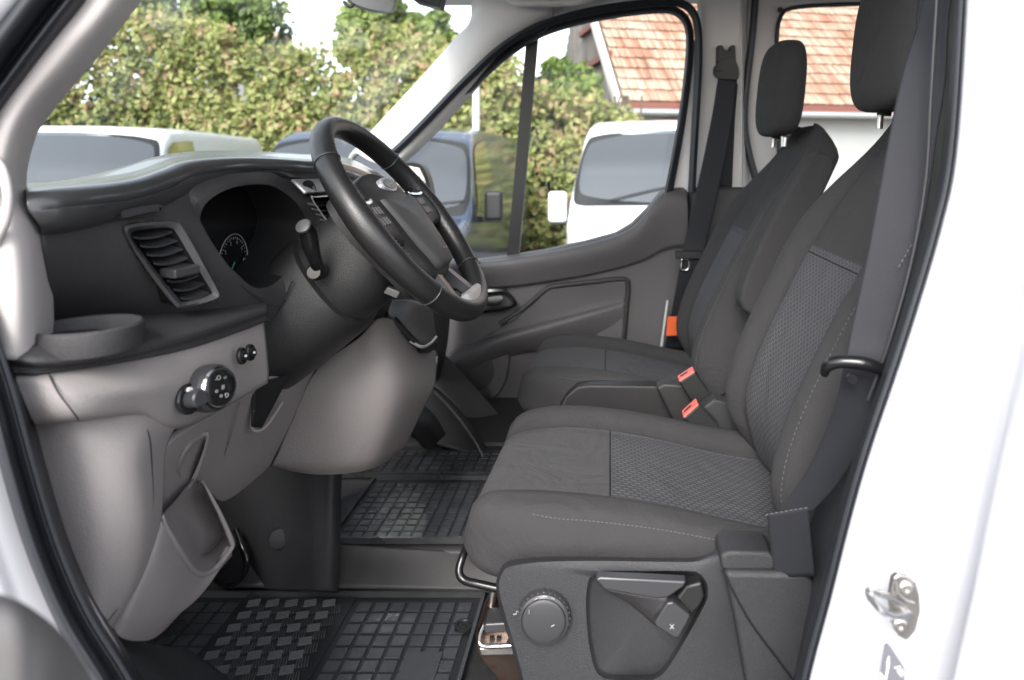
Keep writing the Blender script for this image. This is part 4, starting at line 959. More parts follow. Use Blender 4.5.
    for s in (-1, 1):
        cyl('headrest_post', (hx-.004, yc+s*.062, 1.60+dz), (.1, 0, 1), .0055, .10, 'steel', root, n=14, prof=[(.0055, 0), (.0055, .10)])
        cyl('headrest_collar', (hx+.004, yc+s*.062, 1.622+dz), (.1, 0, 1), .012, .016, 'far_black', root, n=20)
    return root, cu, bk
mat('fabric_mid', (0.07, 0.068, 0.07), .95, bump=.7, bscale=1100)
seatD, cuD, bkD = seat(.925, 1.405, 0, 0, 'driver seat, near one, grey fabric with height knob and lever on its base', True)
seatP, cuP, bkP = seat(1.585, 2.045, -.012, -.022, 'far front seat with upright armrest', False)

# armrest folded up between the seats
am = extr('armrest', [(x, z) for x, z in [(.27, 1.28), (.275, 1.235), (.315, 1.225), (.35, 1.25), (.385, 1.36), (.44, 1.48), (.462, 1.53), (.455, 1.555), (.425, 1.56), (.395, 1.53), (.33, 1.42)]], 1.475, 1.545, 'fabric', seatP, .018, px=False, n=40, seg=4)
# armrest position is set from the photo: between both backrests
# base trims beside the far seat, their shade put in as a blacker plastic
extr('seat_trim', [(566, 396), (577, 387), (590, 385), (656, 386), (662, 390), (700, 440), (712, 470), (560, 470), (552, 420)], 1.56, 1.60, 'shroud_plastic', seatP, .006)
extr('seat_trim', [(656, 388), (664, 384), (700, 386), (745, 430), (760, 470), (700, 475)], 1.52, 1.56, 'shroud_plastic', seatP, .006)
# buckles
def buckle(name, p, q, d, guard=None):
    A, B = W(*p, d), W(*q, d); ax = (B-A)/2; up = Vector((ax.z, 0, -ax.x)).normalized()
    L = (B-A).length/2
    o = build(name, *boxgeo((A+B)/2, ax, up*.020, (0, .018, 0)), 'far_black', seatD, bev=.004)
    t = ax.normalized()
    build('release_button', *boxgeo(A+t*.003-up*.0, t*.005, up*.019, (0, .0165, 0)), 'red_button', o, bev=.002)
    build('buckle_slot', *boxgeo(A-t*.0022+up*.004, t*.0008, up*.009, (0, .003, 0)), 'black', o, smooth=False)
    return o
buckle('belt_buckle', (686, 374), (708, 408), 1.50)
b2 = buckle('belt_buckle', (690, 408), (712, 432), 1.40)
extr('buckle_guard', [(700, 410), (714, 399), (727, 402), (742, 424), (740, 440), (716, 442), (704, 432)], 1.43, 1.47, 'seat_plastic', seatD, .006)
sweep('seat_hinge', [(672, 440, 1.45), (700, 436, 1.43), (725, 440, 1.42), (750, 445, 1.42)], .012, 'seat_plastic', seatD, n=20)
sweep('belt_buckle', [(706, 404, 1.5), (716, 402, 1.52), (735, 390, 1.55), (752, 378, 1.58)], .008, 'far_black', seatP, n=16)

# driver seat side trim with recess, knob, levers
so = [(500, 570), (510, 561), (545, 557), (600, 557), (690, 558), (716, 551), (730, 549), (745, 560), (748, 600), (752, 660), (760, 740), (640, 745), (540, 740), (523, 690), (512, 650), (500, 610), (496, 585)]
mid_ = [(503, 572), (513, 566), (545, 562), (600, 561), (690, 562), (712, 558), (722, 562), (728, 580), (728, 610), (716, 650), (690, 735), (640, 740), (545, 735), (527, 690), (516, 650), (504, 610), (499, 587)]
ri = [(588, 582), (596, 573), (610, 571), (640, 571), (688, 571), (700, 574), (707, 583), (708, 592), (706, 602), (690, 632), (668, 668), (655, 679), (640, 680), (615, 680), (598, 674), (590, 650), (586, 610)]
st_ = rings('seat_trim', [[(u, v, .935) for u, v in so], [(u, v, .895) for u, v in so], [(u, v, .882) for u, v in mid_],
                        [((a*.5+c*.5), (b*.5+e*.5), .880) for (a, b), (c, e) in zip(mid_, ri)],
                        [(u, v, .879) for u, v in ri], [(u+(645-u)*.04, v+(620-v)*.04, .886) for u, v in ri], [(u+(645-u)*.09, v+(620-v)*.09, .890+.018*smooth01((u-590)/70)) for u, v in ri]], 'seat_plastic', seatD, n=160)
extr('seat_trim', [(724, 572), (806, 574), (815, 582), (817, 600), (813, 700), (812, 760), (760, 760), (735, 620)], .862, .93, 'seat_plastic', seatD, .010, seg=4)
extr('seat_trim', [(720, 556), (728, 551), (768, 552), (776, 558), (776, 572), (722, 572)], .868, .92, 'seat_plastic', seatD, .006, seg=3)
sweep('trim_gap', [(722, 570, .861), (732, 590, .860), (752, 625, .860), (778, 660, .860), (800, 690, .86)], .0012, 'black', seatD, n=30)
kb = cyl('height_knob', W(545, 612, .884), (0, -1, .02), .03, .025, 'satin_dark', seatD, n=72, prof=[(.0315, 0), (.0315, .012), (.0300, .017), (.027, .0185), (.0262, .0165), (.0255, .019), (.022, .0205)], knurl=.0)
g = []
for i in range(28):
    a = 2*math.pi*i/28; dv = Vector((math.cos(a), 0, math.sin(a))); g.append(boxgeo(W(545, 612, .884)+dv*.0312+Vector((0, -.0075, 0)), dv*.0012, (0, .0065, 0), Vector((-dv.z, 0, dv.x))*.0016))
V, Fq = join_geo(g); build('knob_ridges', V, Fq, 'satin_dark', kb, bev=.0006)
for a in (60, 90, 125, 180, -60):
    sweep('knob_mark', [W(545, 612, .862)+Vector((.019*math.cos(R(a+q)), 0, .019*math.sin(R(a+q)))) for q in (-7, 0, 7)], .0005, 'silver_paint', kb, n=8, px=False)
for k in range(3):
    build('seat_mark', *boxgeo(W(515+k*3, 612-k*.5+(2 if k != 1 else 0), .879), (.0022, 0, .0004), (0, .0005, 0), (0, 0, .0005)), 'silver_paint', seatD, smooth=False)
extr('recline_lever', [(595, 579.5), (600, 577.5), (640, 579), (687, 581.5), (684, 587), (668, 598), (655, 599), (604, 590)], .853, .868, 'satin_dark', seatD, .003, seg=3)
patch('lever_arm', [[(606, 590, .868), (640, 596, .866), (668, 598, .866)], [(612, 594, .880), (640, 606, .878), (662, 618, .872)], [(622, 598, .898), (642, 614, .894), (656, 626, .886)]], 'dark_plastic', seatD, .006, 12, 8)
extr('handle_hollow', [(676, 599), (686, 586), (702, 582), (705, 596), (701, 606), (692, 616)], .872, .90, 'far_black', seatD, .004, seg=3)  # black block painting in the dark hollow above the slide handle
lk = extr('slide_handle', [(667, 603), (673, 602), (690.5, 616), (688, 622), (679, 638), (674, 638), (655, 626), (655, 622)], .862, .885, 'satin_dark', seatD, .0025, seg=3)
text('handle_mark', 'x', .012, W(672, 626, .8615), (1, 0, 0), (0, 0, 1), 'silver_paint', lk)
# slot at the front of the plinth, tube bar and rail
sweep('seat_rail_bar', [(468, 545, 1.00), (463, 556, .985), (459, 571, .975), (464, 580, .97), (478, 584, .965), (500, 589, .96)], .0055, 'gloss_black', seatD, n=40)
sweep('seat_rail_bar', [(494, 590, .97), (491, 605, .97), (487, 622, .97)], .006, 'steel', seatD, n=12)
rl = extr('seat_rail', [(482, 623), (515, 622), (560, 622), (560, 760), (512, 700), (476, 655), (475, 635)], .93, 1.0, 'brown_steel', seatD, .004)
extr('rail_plate', [(478, 648), (516, 645), (530, 649), (530, 656), (480, 657)], .915, .95, 'steel', rl, .003)
extr('rail_plate', [(484, 624), (520, 622), (520, 632), (484, 634)], .915, .95, 'satin_dark', rl, .003)
sweep('rail_wire', [(484, 624, .92), (480, 634, .918), (481, 645, .915), (500, 646, .91), (530, 644, .91)], .003, 'chrome', rl, n=30)
for k in range(2): build('rail_hole', *boxgeo(W(492+k*7, 640, .9285), (.003, 0, 0), (0, .001, 0), (0, 0, .0035)), 'black', rl, smooth=False)

# ---- near belt
belt = patch('seat_belt', [[(930, -60, .80), (970, -60, .77)], [(921, 10, .80), (950, 0, .765)], [(903, 70, .795), (945, 80, .76)], [(890, 130, .79), (936, 140, .76)], [(879, 190, .785), (928, 200, .76)], [(866, 260, .78), (914, 262, .757)], [(851, 330, .775), (896, 332, .755)], [(844, 366, .772), (884, 368, .752)],
                           [(836, 400, .785), (874, 402, .765)], [(822, 440, .81), (862, 445, .78)], [(800, 482, .835), (838, 484, .81)], [(777, 512, .855), (812, 512, .835)]], 'belt_web', van, .0016, 12, 90)
belt['label'] = 'dark seat belt crossing the near pillar in front of the driver backrest'
belt2 = patch('webbing', [[(767, 514, .862), (808, 507, .835)], [(770, 545, .868), (811, 540, .84)], [(773, 578, .874), (815, 576, .845)]], 'belt_web', belt, .0016, 10, 12)
stitches('belt_seam', [(767, 514.5, .8605), (786, 511, .849), (808, 507.5, .8335)], 'stitch', belt)
stitches('belt_seam', [(911, 246, .756), (904, 258, .755), (898, 268, .755)], 'stitch', belt, step=.005)
hk = sweep('belt_hook', [(824, 374, .755), (828, 366, .748), (838, 362, .742), (860, 363, .736), (878, 368, .735), (890, 378, .74)], .0065, 'gloss_black', belt, n=40, widths=[.7, 1, 1, 1.1, 1, .9])
cyl('hook_screw', W(851, 378, .748), (-.1, -1, .1), .0055, .006, 'gloss_black', hk, n=20)
sweep('pillar_edge', [(938, -20, .735), (931, 100, .735), (926, 180, .735), (912, 260, .735), (890, 340, .735), (868, 400, .745)], .0016, 'satin_dark', van, n=50)

# ---- striker and label on the jamb
S0 = W(902, 608, .625)
sk = extr('door_striker', [(893, 578), (899, 574.5), (907, 576), (917, 585), (920, 596), (921, 612), (916, 632), (907, 641.5), (899, 637), (892, 624), (889, 600)], .600, .607, 'steel', van, .002)
sweep('striker_loop', [(903, 604, .602), (892, 598, .594), (878, 593, .575), (870.5, 591, .558), (869, 594, .552), (876, 605, .556), (884, 612, .566), (896, 616, .585), (910, 614, .602)], .0032, 'chrome', sk, n=60)
sweep('striker_rib', [(895, 578, .598), (898, 592, .597), (906, 600, .597), (914, 603, .597)], .0014, 'steel', sk, n=20)
for (u, v) in ((906, 588), (900, 625)):
    cyl('striker_screw', W(u, v, .601), (-.1, -1, 0), .006, .004, 'steel', sk, n=24, prof=[(.0062, 0), (.0062, .002), (.0045, .0032), (.0022, .0032), (.0020, .0015)])
lb = extr('jamb_label', [(878, 690), (885, 646.5), (887, 644), (890, 646), (902, 664), (905, 669), (905, 690)], .602, .604, 'label_grey', van, .0005)
patch('label_mark', [[(888.6, 656.5, .6012), (889.4, 656.5, .6012)], [(886.6, 664, .6012), (889.6, 665, .6012)], [(887, 667, .6012), (889, 667.5, .6012)], [(884.6, 682, .6012), (885.6, 683, .6012)]], 'mark_white', lb, .0004, 4, 20)
text('label_text', 'Alɛ', .0075, W(900, 671, .6012), (.62, 0, -.8), (.55, 0, .8), 'mark_white', lb)
build('label_mark', [W(880.5, 672, .6014), W(885.5, 680, .6014), W(885, 690, .6014), W(878.5, 690, .6014)], [(0, 3, 2, 1)], 'mark_white', lb, smooth=False).modifiers.new('s', 'SOLIDIFY').thickness = .0004

# ---- open driver door, near lower left
od = patch('open_door', [
    [(-260, 540, .42), (-90, 575, .345), (0, 594, .345), (40, 614, .355), (72, 646, .37), (100, 700, .39), (112, 780, .42)],
    [(-260, 640, .38), (-90, 640, .325), (0, 640, .33), (36, 656, .34), (62, 680, .355), (85, 720, .38), (95, 800, .41)],
    [(-260, 860, .38), (-90, 860, .325), (0, 860, .33), (36, 860, .34), (62, 860, .355), (85, 860, .38), (95, 880, .41)]], 'grey_door', van, .03, 40, 24) if False else None
mat('grey_door', (0.12, 0.115, 0.115), .6, bump=.2, bscale=700)
od = patch('open_door', [
    [(-260, 540, .42), (-90, 575, .345), (0, 594, .345), (40, 614, .355), (72, 646, .37), (100, 700, .39), (112, 780, .42)],
    [(-260, 640, .38), (-90, 640, .325), (0, 640, .33), (36, 656, .34), (62, 680, .355), (85, 720, .38), (95, 800, .41)],
    [(-260, 860, .38), (-90, 860, .325), (0, 860, .33), (36, 860, .34), (62, 860, .355), (85, 860, .38), (95, 880, .41)]], 'grey_door', van, .03, 40, 24)

# ================================================================== OUTSIDE
gr = build('paved_ground', [(-80, -60, 0), (80, -60, 0), (80, 120, 0), (-80, 120, 0)], [(0, 1, 2, 3)], 'concrete', smooth=False); tag(gr, kind='structure')
gr.name = 'ground'

def parked(name, loc, yaw, L, Wd, H, paint, label, group, hood=.95, wsb=1.28, wst=1.85, wy0=.55, wy1=1.15, white_side=True):
    root = empty(name, loc, label, 'van', group, rz=yaw)
    Mx = Matrix.Translation(Vector(loc)) @ Matrix.Rotation(yaw, 4, 'Z')
    # local: front of the van at y=0 looking to -y, body runs to +y
    prof = [(0, .72), (.04, .90), (.12, hood), (wy0*.6, (hood+wsb)/2), (wy0, wsb), ((wy0+wy1)/2, (wsb+wst)/2+.03), (wy1, wst), (wy1+.18, wst+.08), (wy1+.6, H), (L*.6, H), (L-.15, H-.01), (L-.03, H-.12), (L, H-.6)]
    def hz(y):
        for i in range(len(prof)-1):
            if prof[i][0] <= y <= prof[i+1][0]:
                f = (y-prof[i][0])/(prof[i+1][0]-prof[i][0]); return prof[i][1]+(prof[i+1][1]-prof[i][1])*f
        return prof[-1][1]
    def half(z, y):
        w = Wd/2*(1-.02*max(0, .6-z)); w -= max(0, z-1.1)*.17*Wd/2
        if y < .35: w *= 1-.16*(1-y/.35)**2
        return w
    def S(y, a):                         # a 0..1: left sill -> over the roof -> right sill
        h = hz(y); z0 = .32; r = min(.11, (h-z0)*.3)
        side = h-r-z0; 
        b = a if a <= .5 else 1-a; sg = -1 if a <= .5 else 1
        if b < .30: z = z0+side*b/.30; x = half(z, y)
        elif b < .36:
            t = (b-.30)/.06*math.pi/2; z = h-r+r*math.sin(t); x = half(h-r, y)-r*.8*(1-math.cos(t))
        else:
            t = (b-.36)/.14; xe = half(h-r, y)-r*.8; x = xe*(1-t); z = h+.025*(1-(1-t)**2)
        return Vector((sg*x, y, z))
    ys = sorted(set([round(L*i/60, 3) for i in range(61)]+[p[0] for p in prof]+[.02, .07, .2, .3]))
    NA = 61; V = []
    for y in ys:
        for k in range(NA): V.append(S(y, k/(NA-1)))
    Fq = [(i*NA+k, i*NA+k+1, (i+1)*NA+k+1, (i+1)*NA+k) for i in range(len(ys)-1) for k in range(NA-1)]
    Fq.append(tuple(range(NA))[::-1]); Fq.append(tuple((len(ys)-1)*NA+k for k in range(NA)))
    def bl(nm, V, Fq, m, par, **kw):
        o = build(nm, V, Fq, m, None, **kw); o.parent = par; return o
    body = bl('body', V, Fq, paint, root, ang=35)
    def surf_patch(nm, y0, y1, a0, a1, m, par, off=.006, n1=12, n2=24, rnd=.0, y0b=None):
        V = []; Fq = []
        for i in range(n1+1):
            for k in range(n2+1):
                fy, fa = i/n1, k/n2
                ya = y0+(y1-y0)*fy
                if y0b is not None: ya = (y0+(y0b-y0)*fa)+(y1-(y0+(y0b-y0)*fa))*fy
                y = ya; a = a0+(a1-a0)*fa
                if rnd:   # rounded corners
                    sx = 2*fa-1; sy = 2*fy-1; q = rnd*(sx*sx*sy*sy)
                    a = (a0+a1)/2+(a-(a0+a1)/2)*(1-q*.25); y = (y0+y1)/2+(y-(y0+y1)/2)*(1-q*.4) if y0b is None else y
                e = 1e-3; p = S(y, a); du = S(y, min(1, a+e))-S(y, a-e); dv = S(y+e*5, a)-S(y-e*5, a)
                nr = du.cross(dv); nr = nr.normalized() if nr.length > 0 else Vector((0, 0, 1))
                c = Vector((0, L/2, .9))
                if nr.dot(p-c) < 0: nr = -nr
                V.append(p+nr*off)
        for i in range(n1):
            for k in range(n2): Fq.append((i*(n2+1)+k, i*(n2+1)+k+1, (i+1)*(n2+1)+k+1, (i+1)*(n2+1)+k))
        o = bl(nm, V, Fq, m, par, ang=60); return o
    surf_patch('windscreen_surround', wy0-.04, wy1+.03, .325, .675, 'far_black', body, .004, rnd=.5)
    surf_patch('windscreen', wy0, wy1, .345, .655, 'far_glass', body, .010, rnd=.6)
    for s, (a0, a1) in (('l', (.205, .298)), ('r', (.702, .795))):
        if s == 'l': surf_patch('side_window', wy0+.25, wy1+.75, a0, a1, 'far_glass', body, .008, y0b=wy1+.02)
        else: surf_patch('side_window', wy1+.02, wy1+.75, a0, a1, 'far_glass', body, .008, y0b=wy0+.25)
    mi_ = 'far_black'
    for s in (-1, 1):
        mp = S(wy1-.1, .19 if s < 0 else .81)
        c = Vector((mp.x+s*.13, mp.y-.02, mp.z+.02))
        V, F1 = boxgeo(c, (.085, 0, 0), (0, .05, 0), (0, 0, .14)); m_ = bl('door_mirror', V, F1, paint if white_side else 'far_black', body, bev=.035, seg=4)
        V, F1 = boxgeo(c+Vector((-s*.03, .01, -.13)), (.10, 0, 0), (0, .035, 0), (0, 0, .03)); bl('mirror_foot', V, F1, 'far_black', m_, bev=.01)
        V, F1 = boxgeo(c+Vector((0, .052, 0)), (.07, 0, 0), (0, .002, 0), (0, 0, .12)); bl('mirror_glass', V, F1, 'chrome', m_, smooth=False)
    V, F1 = boxgeo((0, .0, .62), (Wd*.30, 0, 0), (0, .02, 0), (0, 0, .10)); bl('grille', V, F1, 'far_black', body, bev=.01)
    V, F1 = boxgeo((0, .02, .40), (Wd*.44, 0, 0), (0, .07, 0), (0, 0, .10)); bl('bumper', V, F1, 'far_black', body, bev=.03)
    for s in (-1, 1):
        V, F1 = boxgeo((s*Wd*.37, .06, .80), (.12, 0, 0), (0, .06, 0), (0, 0, .10)); bl('headlight', V, F1, 'silver_paint', body, bev=.03)
        V = []; 
        for yy in (.85, L-.85):
            n = 28; V = []; F2 = []
            for k_, (x_, r_) in enumerate([(s*(Wd/2-.22), .30), (s*(Wd/2-.22), .33), (s*(Wd/2-.02), .33), (s*(Wd/2), .30), (s*(Wd/2-.02), .2), (s*(Wd/2-.04), .02)]):
                for i in range(n): V.append(Vector((x_, yy+r_*math.cos(2*math.pi*i/n), .33+r_*math.sin(2*math.pi*i/n))))
            for k_ in range(5):
                for i in range(n): F2.append((k_*n+i, k_*n+(i+1) % n, (k_+1)*n+(i+1) % n, (k_+1)*n+i))
            bl('wheel', V, F2, 'tyre', body, ang=40)
    # wipers
    for k_ in range(2):
        p = [S(wy0+.02, .40+.14*k_), S(wy0+.08, .46+.14*k_), S(wy0+.12, .51+.14*k_)]
        o = sweep('wiper', [q+Vector((0, -.02, .015)) for q in p], .006, 'far_black', None, n=10, px=False); o.parent = body
    for k_ in (.3, .345):
        pass
    return root
G = 'vans parked behind'
parked('parked_van', (.62, 5.55, 0), R(-2), 4.9, 1.98, 1.90, 'far_white', 'white parked van facing us through the far door window, in front of the tiled house', G, hood=1.02, wsb=1.14, wst=1.76, wy0=.50, wy1=1.0)
parked('parked_van', (-2.30, 5.75, 0), R(0), 4.9, 2.12, 1.85, 'blue_paint', 'dark blue parked van with large windscreen, behind the steering wheel and the far pillar', G, hood=.90, wsb=1.02, wst=1.72, wy0=.6, wy1=1.25, white_side=False)
parked('parked_van', (-4.72, 5.30, .0), R(13), 4.9, 1.98, 1.84, 'far_white', 'long white parked van seen through the left of the windscreen above the dashboard', G, hood=1.00, wsb=1.12, wst=1.74, wy0=.6, wy1=1.2)

# pole
pl = cyl('metal_pole', (W(476, 0, 8.2).x, 8.2, 0), (0, 0, 1), .08, 2.6, 'pole_grey', None, n=20, prof=[(.04, 0), (.04, 3.4), (.035, 3.42)])
tag(pl, 'pale grey metal pole standing behind the blue van', 'pole')

# foliage -------------------------------------------------------
def leaves(name, m, sampler, n, size, parent=None, seed=1, asp=.8, up=.2):
    rnd = random.Random(seed); V = []; Fq = []
    for i in range(n):
        p = sampler(rnd)
        if p is None: continue
        s = size*rnd.uniform(.6, 1.3)
        a = Vector((rnd.gauss(0, 1), rnd.gauss(0, 1), rnd.gauss(0, 1))).normalized()
        nr = Vector((rnd.gauss(0, .6), -1+rnd.gauss(0, .6), rnd.gauss(0, .6)+up)).normalized()
        t = (a-nr*a.dot(nr)).normalized(); b = nr.cross(t)
        k = len(V)
        V += [p-t*s, p-t*s*.2+b*s*asp*.8+nr*s*.1, p+t*s*.55+b*s*asp*.5, p+t*s*1.1-nr*s*.25, p+t*s*.55-b*s*asp*.5, p-t*s*.2-b*s*asp*.8+nr*s*.1]
        Fq.append((k, k+1, k+2, k+3)); Fq.append((k, k+3, k+4, k+5))
    o = build(name, V, Fq, m, parent, smooth=False); return o
def noise2(x, z, s=1.0):
    return (math.sin(x*1.7*s+1.3)+math.sin(x*3.1*s+z*2.3*s+.4)+math.sin(z*2.9*s-x*.9*s+2.1)+.7*math.sin(x*6.3*s+z*5.1*s)+.5*math.sin(x*11*s-z*9*s))/4.2
HY = 11.6
def smooth01(t): t = max(0, min(1, t)); return t*t*(3-2*t)
def hedge_s(r):
    for _ in range(20):
        x = r.uniform(-11.5, .9); z = r.uniform(.1, 4.6)
        top = 3.45+.34*noise2(x, 0, .9)+.45*smooth01((-x-5.5)/2)+ (.25 if x > -4 else 0)
        if x > -1.6: top = 3.15-.5*(x+1.6)+.25*noise2(x, 1, 2)
        if z < top+r.uniform(-.2, .12) and noise2(x*1.6, z*1.6, 1.3) > -.55+r.uniform(-.2, .2):
            y = HY+.45*noise2(x, z, .9)+r.uniform(-.05, .55)
            return Vector((x, y, z))
    return None
hg = leaves('vine_hedge', 'leaf_vine', hedge_s, 46000, .056, seed=3)
tag(hg, 'overgrown vine-covered hedge in green, yellow and rust behind the parked vans', 'hedge')
bkx = []
r_ = random.Random(5)
g = []
for i in range(50):
    x = r_.uniform(-11.3, .6); g.append(boxgeo((x, HY+.55, 1.3), (.02, 0, r_.uniform(-.02, .02)), (0, .02, 0), (r_.uniform(-.3, .3), 0, 1.3)))
V, Fq = join_geo(g); build('stem', V, Fq, 'bark', hg, smooth=False)
# dark board fence carrying the vines
g = [boxgeo((x*.2-11.4, HY+.85, 1.25), (.094, 0, 0), (0, .012, 0), (0, 0, 1.25)) for x in range(53)]
V, Fq = join_geo(g); fn = build('board_fence', V, Fq, 'bark', None, smooth=False); tag(fn, 'dark board fence hidden under the vine hedge', 'fence')

def tree(x, y, h, cr, m, label, nl, seed, lsize=.075, zc=None, squash=1.0, group='trees beyond the hedge'):
    r = random.Random(seed)
    root = empty('tree', (x, y, 0), label, 'tree', group)
    zc = zc or h-cr*.8
    tr = cyl('trunk', (x, y, 0), (0, 0, 1), .16, zc, 'bark', root, n=12, prof=[(.19, 0), (.15, .8), (.12, zc*.6), (.06, zc+cr*.4)])
    cl_ = []
    for i in range(26):
        a = r.uniform(0, 6.28); e = r.uniform(-.6, 1.2); q = cr*r.uniform(.45, .95)
        c = Vector((x+q*math.cos(a)*math.cos(e), y+q*math.sin(a)*math.cos(e)*.8, zc+q*math.sin(e)*squash)); cl_.append((c, cr*r.uniform(.20, .38)))
        if i < 14:
            o = sweep('limb', [(x, y, zc*.7+.1*i*.2), Vector((x, y, zc*.75)).lerp(c, .5)+Vector((0, 0, .1)), c], .028, 'bark', None, n=8, px=False, widths=[1.3, .8, .3]); child(o, root)
    def smp(rr):
        c, q = rr.choice(cl_); d = Vector((rr.gauss(0, 1), rr.gauss(0, 1), rr.gauss(0, 1))).normalized()*q*rr.uniform(.3, 1.05)**.6
        return c+d
    leaves('crown', m, smp, nl, lsize, root, seed+50)
    return root
tree(-8.3, 14.0, 6.0, 1.7, 'leaf_dark', 'dark green tree above the hedge at the left, beside the near pillar', 5200, 11, zc=4.15)
tree(-6.9, 12.9, 5.0, .9, 'leaf_green', 'mid green tree top left of the sky gap, above the hedge', 3000, 12, zc=3.9)
tree(-4.35, 13.6, 5.2, .95, 'leaf_pale', 'yellow-green tree below the inside mirror', 4200, 13, zc=3.75)
tree(-3.95, 14.4, 5.4, .75, 'leaf_green', 'green tree just right of the inside mirror', 3600, 14, zc=3.9)
tree(-2.3, 13.2, 4.4, .85, 'leaf_pale', 'pale green tree behind the far windscreen pillar', 3000, 15, zc=2.7)
tree(-.9, 12.8, 3.6, .75, 'leaf_green', 'small green tree at the gable of the tiled house', 2400, 16, zc=2.6)

# house ---------------------------------------------------------
hb = Vector((W(622, 100, 13.0).x, 13.0, 0)); hyaw = R(14)
ex = Vector((math.cos(hyaw), math.sin(hyaw), 0)); ey = Vector((-math.sin(hyaw), math.cos(hyaw), 0))
EZ = CZ-(101-V0)*13.0/F
house = empty('tiled_house', hb, 'house with weathered red clay tile roof, white wall and grey plank gable on the right', 'house')
def HP(a, b, z): return hb+ex*a+ey*b+Vector((0, 0, z))
pt = R(43); sl_ = Vector((0, 0, math.sin(pt)))+ey*math.cos(pt); nrm = (ex.cross(sl_)).normalized()
if nrm.z < 0: nrm = -nrm
g = []; LEN = 9.5; rows_ = 16; ga = .335; tw = .165
r_ = random.Random(9)
for j in range(rows_):
    for i in range(int(LEN/tw)):
        c = HP(i*tw+tw/2+.02, 0, EZ)+sl_*(j*ga+ga/2-.05)+nrm*(.05+r_.uniform(-.006, .006))
        ax = ex*(tw*.47); ay = sl_*(ga*.56)-nrm*.022
        jt = ex*r_.uniform(-.006, .006)
        # slightly hollow interlocking tile: three strips
        for q, (o, hgt) in enumerate(((-.66, .014), (0, 0), (.66, .010))):
            g.append(boxgeo(c+jt+ax*o+nrm*hgt, ax*.33, ay, nrm*.010))
Vt = [];
V, Fq = join_geo(g)
build('roof', V, Fq, 'roof_tile', house, smooth=False)
build('roof_deck', *boxgeo(HP(LEN/2, 0, EZ)+sl_*(rows_*ga/2)-nrm*.01, ex*(LEN/2), sl_*(rows_*ga/2), nrm*.02), 'bark', house, smooth=False)
build('fascia', *boxgeo(HP(LEN/2, -.08, EZ-.09), ex*(LEN/2), ey*.02, (0, 0, .075)), 'fascia_red', house, smooth=False)
o = sweep('gutter', [HP(-.05, -.16, EZ-.20), HP(LEN, -.16, EZ-.20)], .062, 'gutter_metal', None, n=8, px=False); child(o, house)
wll = build('wall', *boxgeo(HP(LEN/2, .25+2.2, (EZ-.1)/2), ex*(LEN/2-.1), ey*2.2, (0, 0, (EZ-.1)/2)), 'wall_plaster', house, smooth=False)
g = []
for k in range(38):
    b0 = .05+k*.2; hh = min(b0, 7.8-b0)*math.tan(pt)-.08
    g.append(boxgeo(HP(.08, b0+.1, (EZ-.9+EZ+hh)/2), ex*.02, ey*.094, (0, 0, (hh+.9)/2)))
V, Fq = join_geo(g); build('gable_planks', V, Fq, 'plank', house, smooth=False)
build('bargeboard', *boxgeo(HP(-.10, 0, EZ)+sl_*(2.6)+nrm*.02, ex*.055, sl_*2.75, nrm*.08), 'bargeboard', house, smooth=False)
build('verge_board', *boxgeo(HP(-.02, 0, EZ)+sl_*(2.6)-nrm*.10, ex*.03, sl_*2.7, nrm*.06), 'fascia_red', house, smooth=False)
for bb, zz in ((1.2, 1.1), (2.2, .5), (2.2, 2.0)):
    build('gable_beam', *boxgeo(HP(.0, bb+.6, EZ+zz*.9), ex*.05, ey*.9, (0, 0, .06)), 'fascia_red', house, smooth=False)
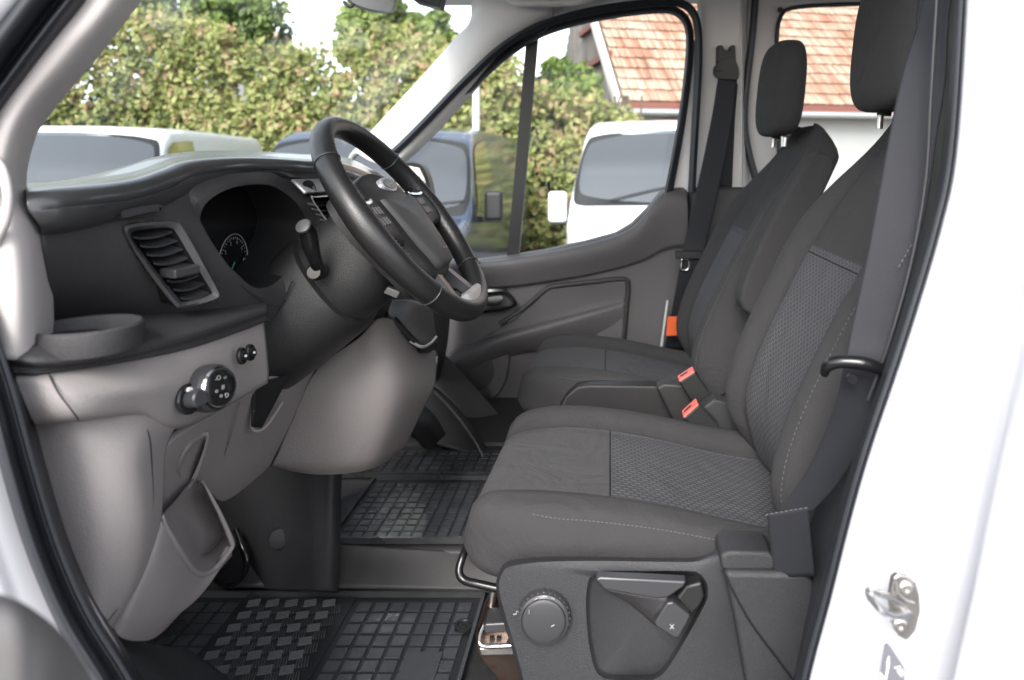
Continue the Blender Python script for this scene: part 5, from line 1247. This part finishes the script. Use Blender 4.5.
# distant small roof glimpsed over the hedge
fh = empty('distant_house', (-10.0, 19, 0), 'distant house with orange roof glimpsed over the hedge at the left', 'house')
build('wall', *boxgeo((-10.0, 19, 2.1), (1.2, 0, 0), (0, 1.6, 0), (0, 0, 2.1)), 'wall_plaster', fh, smooth=False)
build('roof', [(-11.4, 17.2, 4.1), (-8.6, 17.2, 4.1), (-8.6, 20.8, 4.1), (-11.4, 20.8, 4.1), (-11.4, 19, 4.9), (-8.6, 19, 4.9)], [(0, 1, 5, 4), (2, 3, 4, 5), (0, 4, 3), (1, 2, 5), (0, 3, 2, 1)], 'roof_tile', fh, smooth=False)

# ================================================================== LIGHT, WORLD, CAMERA
w = bpy.data.worlds.new('World'); scn.world = w; w.use_nodes = True; nt = w.node_tree
sky = nt.nodes.new('ShaderNodeTexSky'); sky.sky_type = 'NISHITA'; sky.sun_disc = False
EL, AZ = 36, 192          # sun azimuth measured from +Y clockwise
sky.sun_elevation = R(EL); sky.sun_rotation = R(AZ); sky.dust_density = 2; sky.air_density = 1.0; sky.ozone_density = 1.0
bg = nt.nodes['Background']; hs = nt.nodes.new('ShaderNodeHueSaturation'); hs.inputs['Saturation'].default_value = .35
nt.links.new(sky.outputs[0], hs.inputs['Color']); nt.links.new(hs.outputs[0], bg.inputs[0]); bg.inputs[1].default_value = .15
sun = bpy.data.lights.new('sun', 'SUN'); sun.energy = 1.2; sun.angle = R(25); sun.color = (1, .975, .94)
so_ = bpy.data.objects.new('sun', sun); C.objects.link(so_)
dirv = Vector((math.sin(R(AZ))*math.cos(R(EL)), math.cos(R(AZ))*math.cos(R(EL)), math.sin(R(EL))))
so_.rotation_euler = dirv.to_track_quat('Z', 'Y').to_euler()
cam = bpy.data.cameras.new('camera'); co = bpy.data.objects.new('camera', cam); C.objects.link(co)
co.location = CAM; co.rotation_euler = (R(90), 0, 0)
cam.sensor_width = 36; cam.lens = F/1024*36; cam.clip_end = 500; cam.clip_start = .02
cam.shift_x = -(U0-512)/1024; cam.shift_y = -(340-V0)/1024
cam.dof.use_dof = True; cam.dof.focus_distance = 1.15; cam.dof.aperture_fstop = 4.8
scn.camera = co
scn.view_settings.view_transform = 'Standard'; scn.view_settings.look = 'None'; scn.view_settings.gamma = 1
scn.view_settings.exposure = 1.76
scn.render.engine = 'CYCLES'
scn.cycles.use_denoising = True
scn.cycles.max_bounces = 10; scn.cycles.transparent_max_bounces = 12; scn.cycles.caustics_reflective = False; scn.cycles.caustics_refractive = False
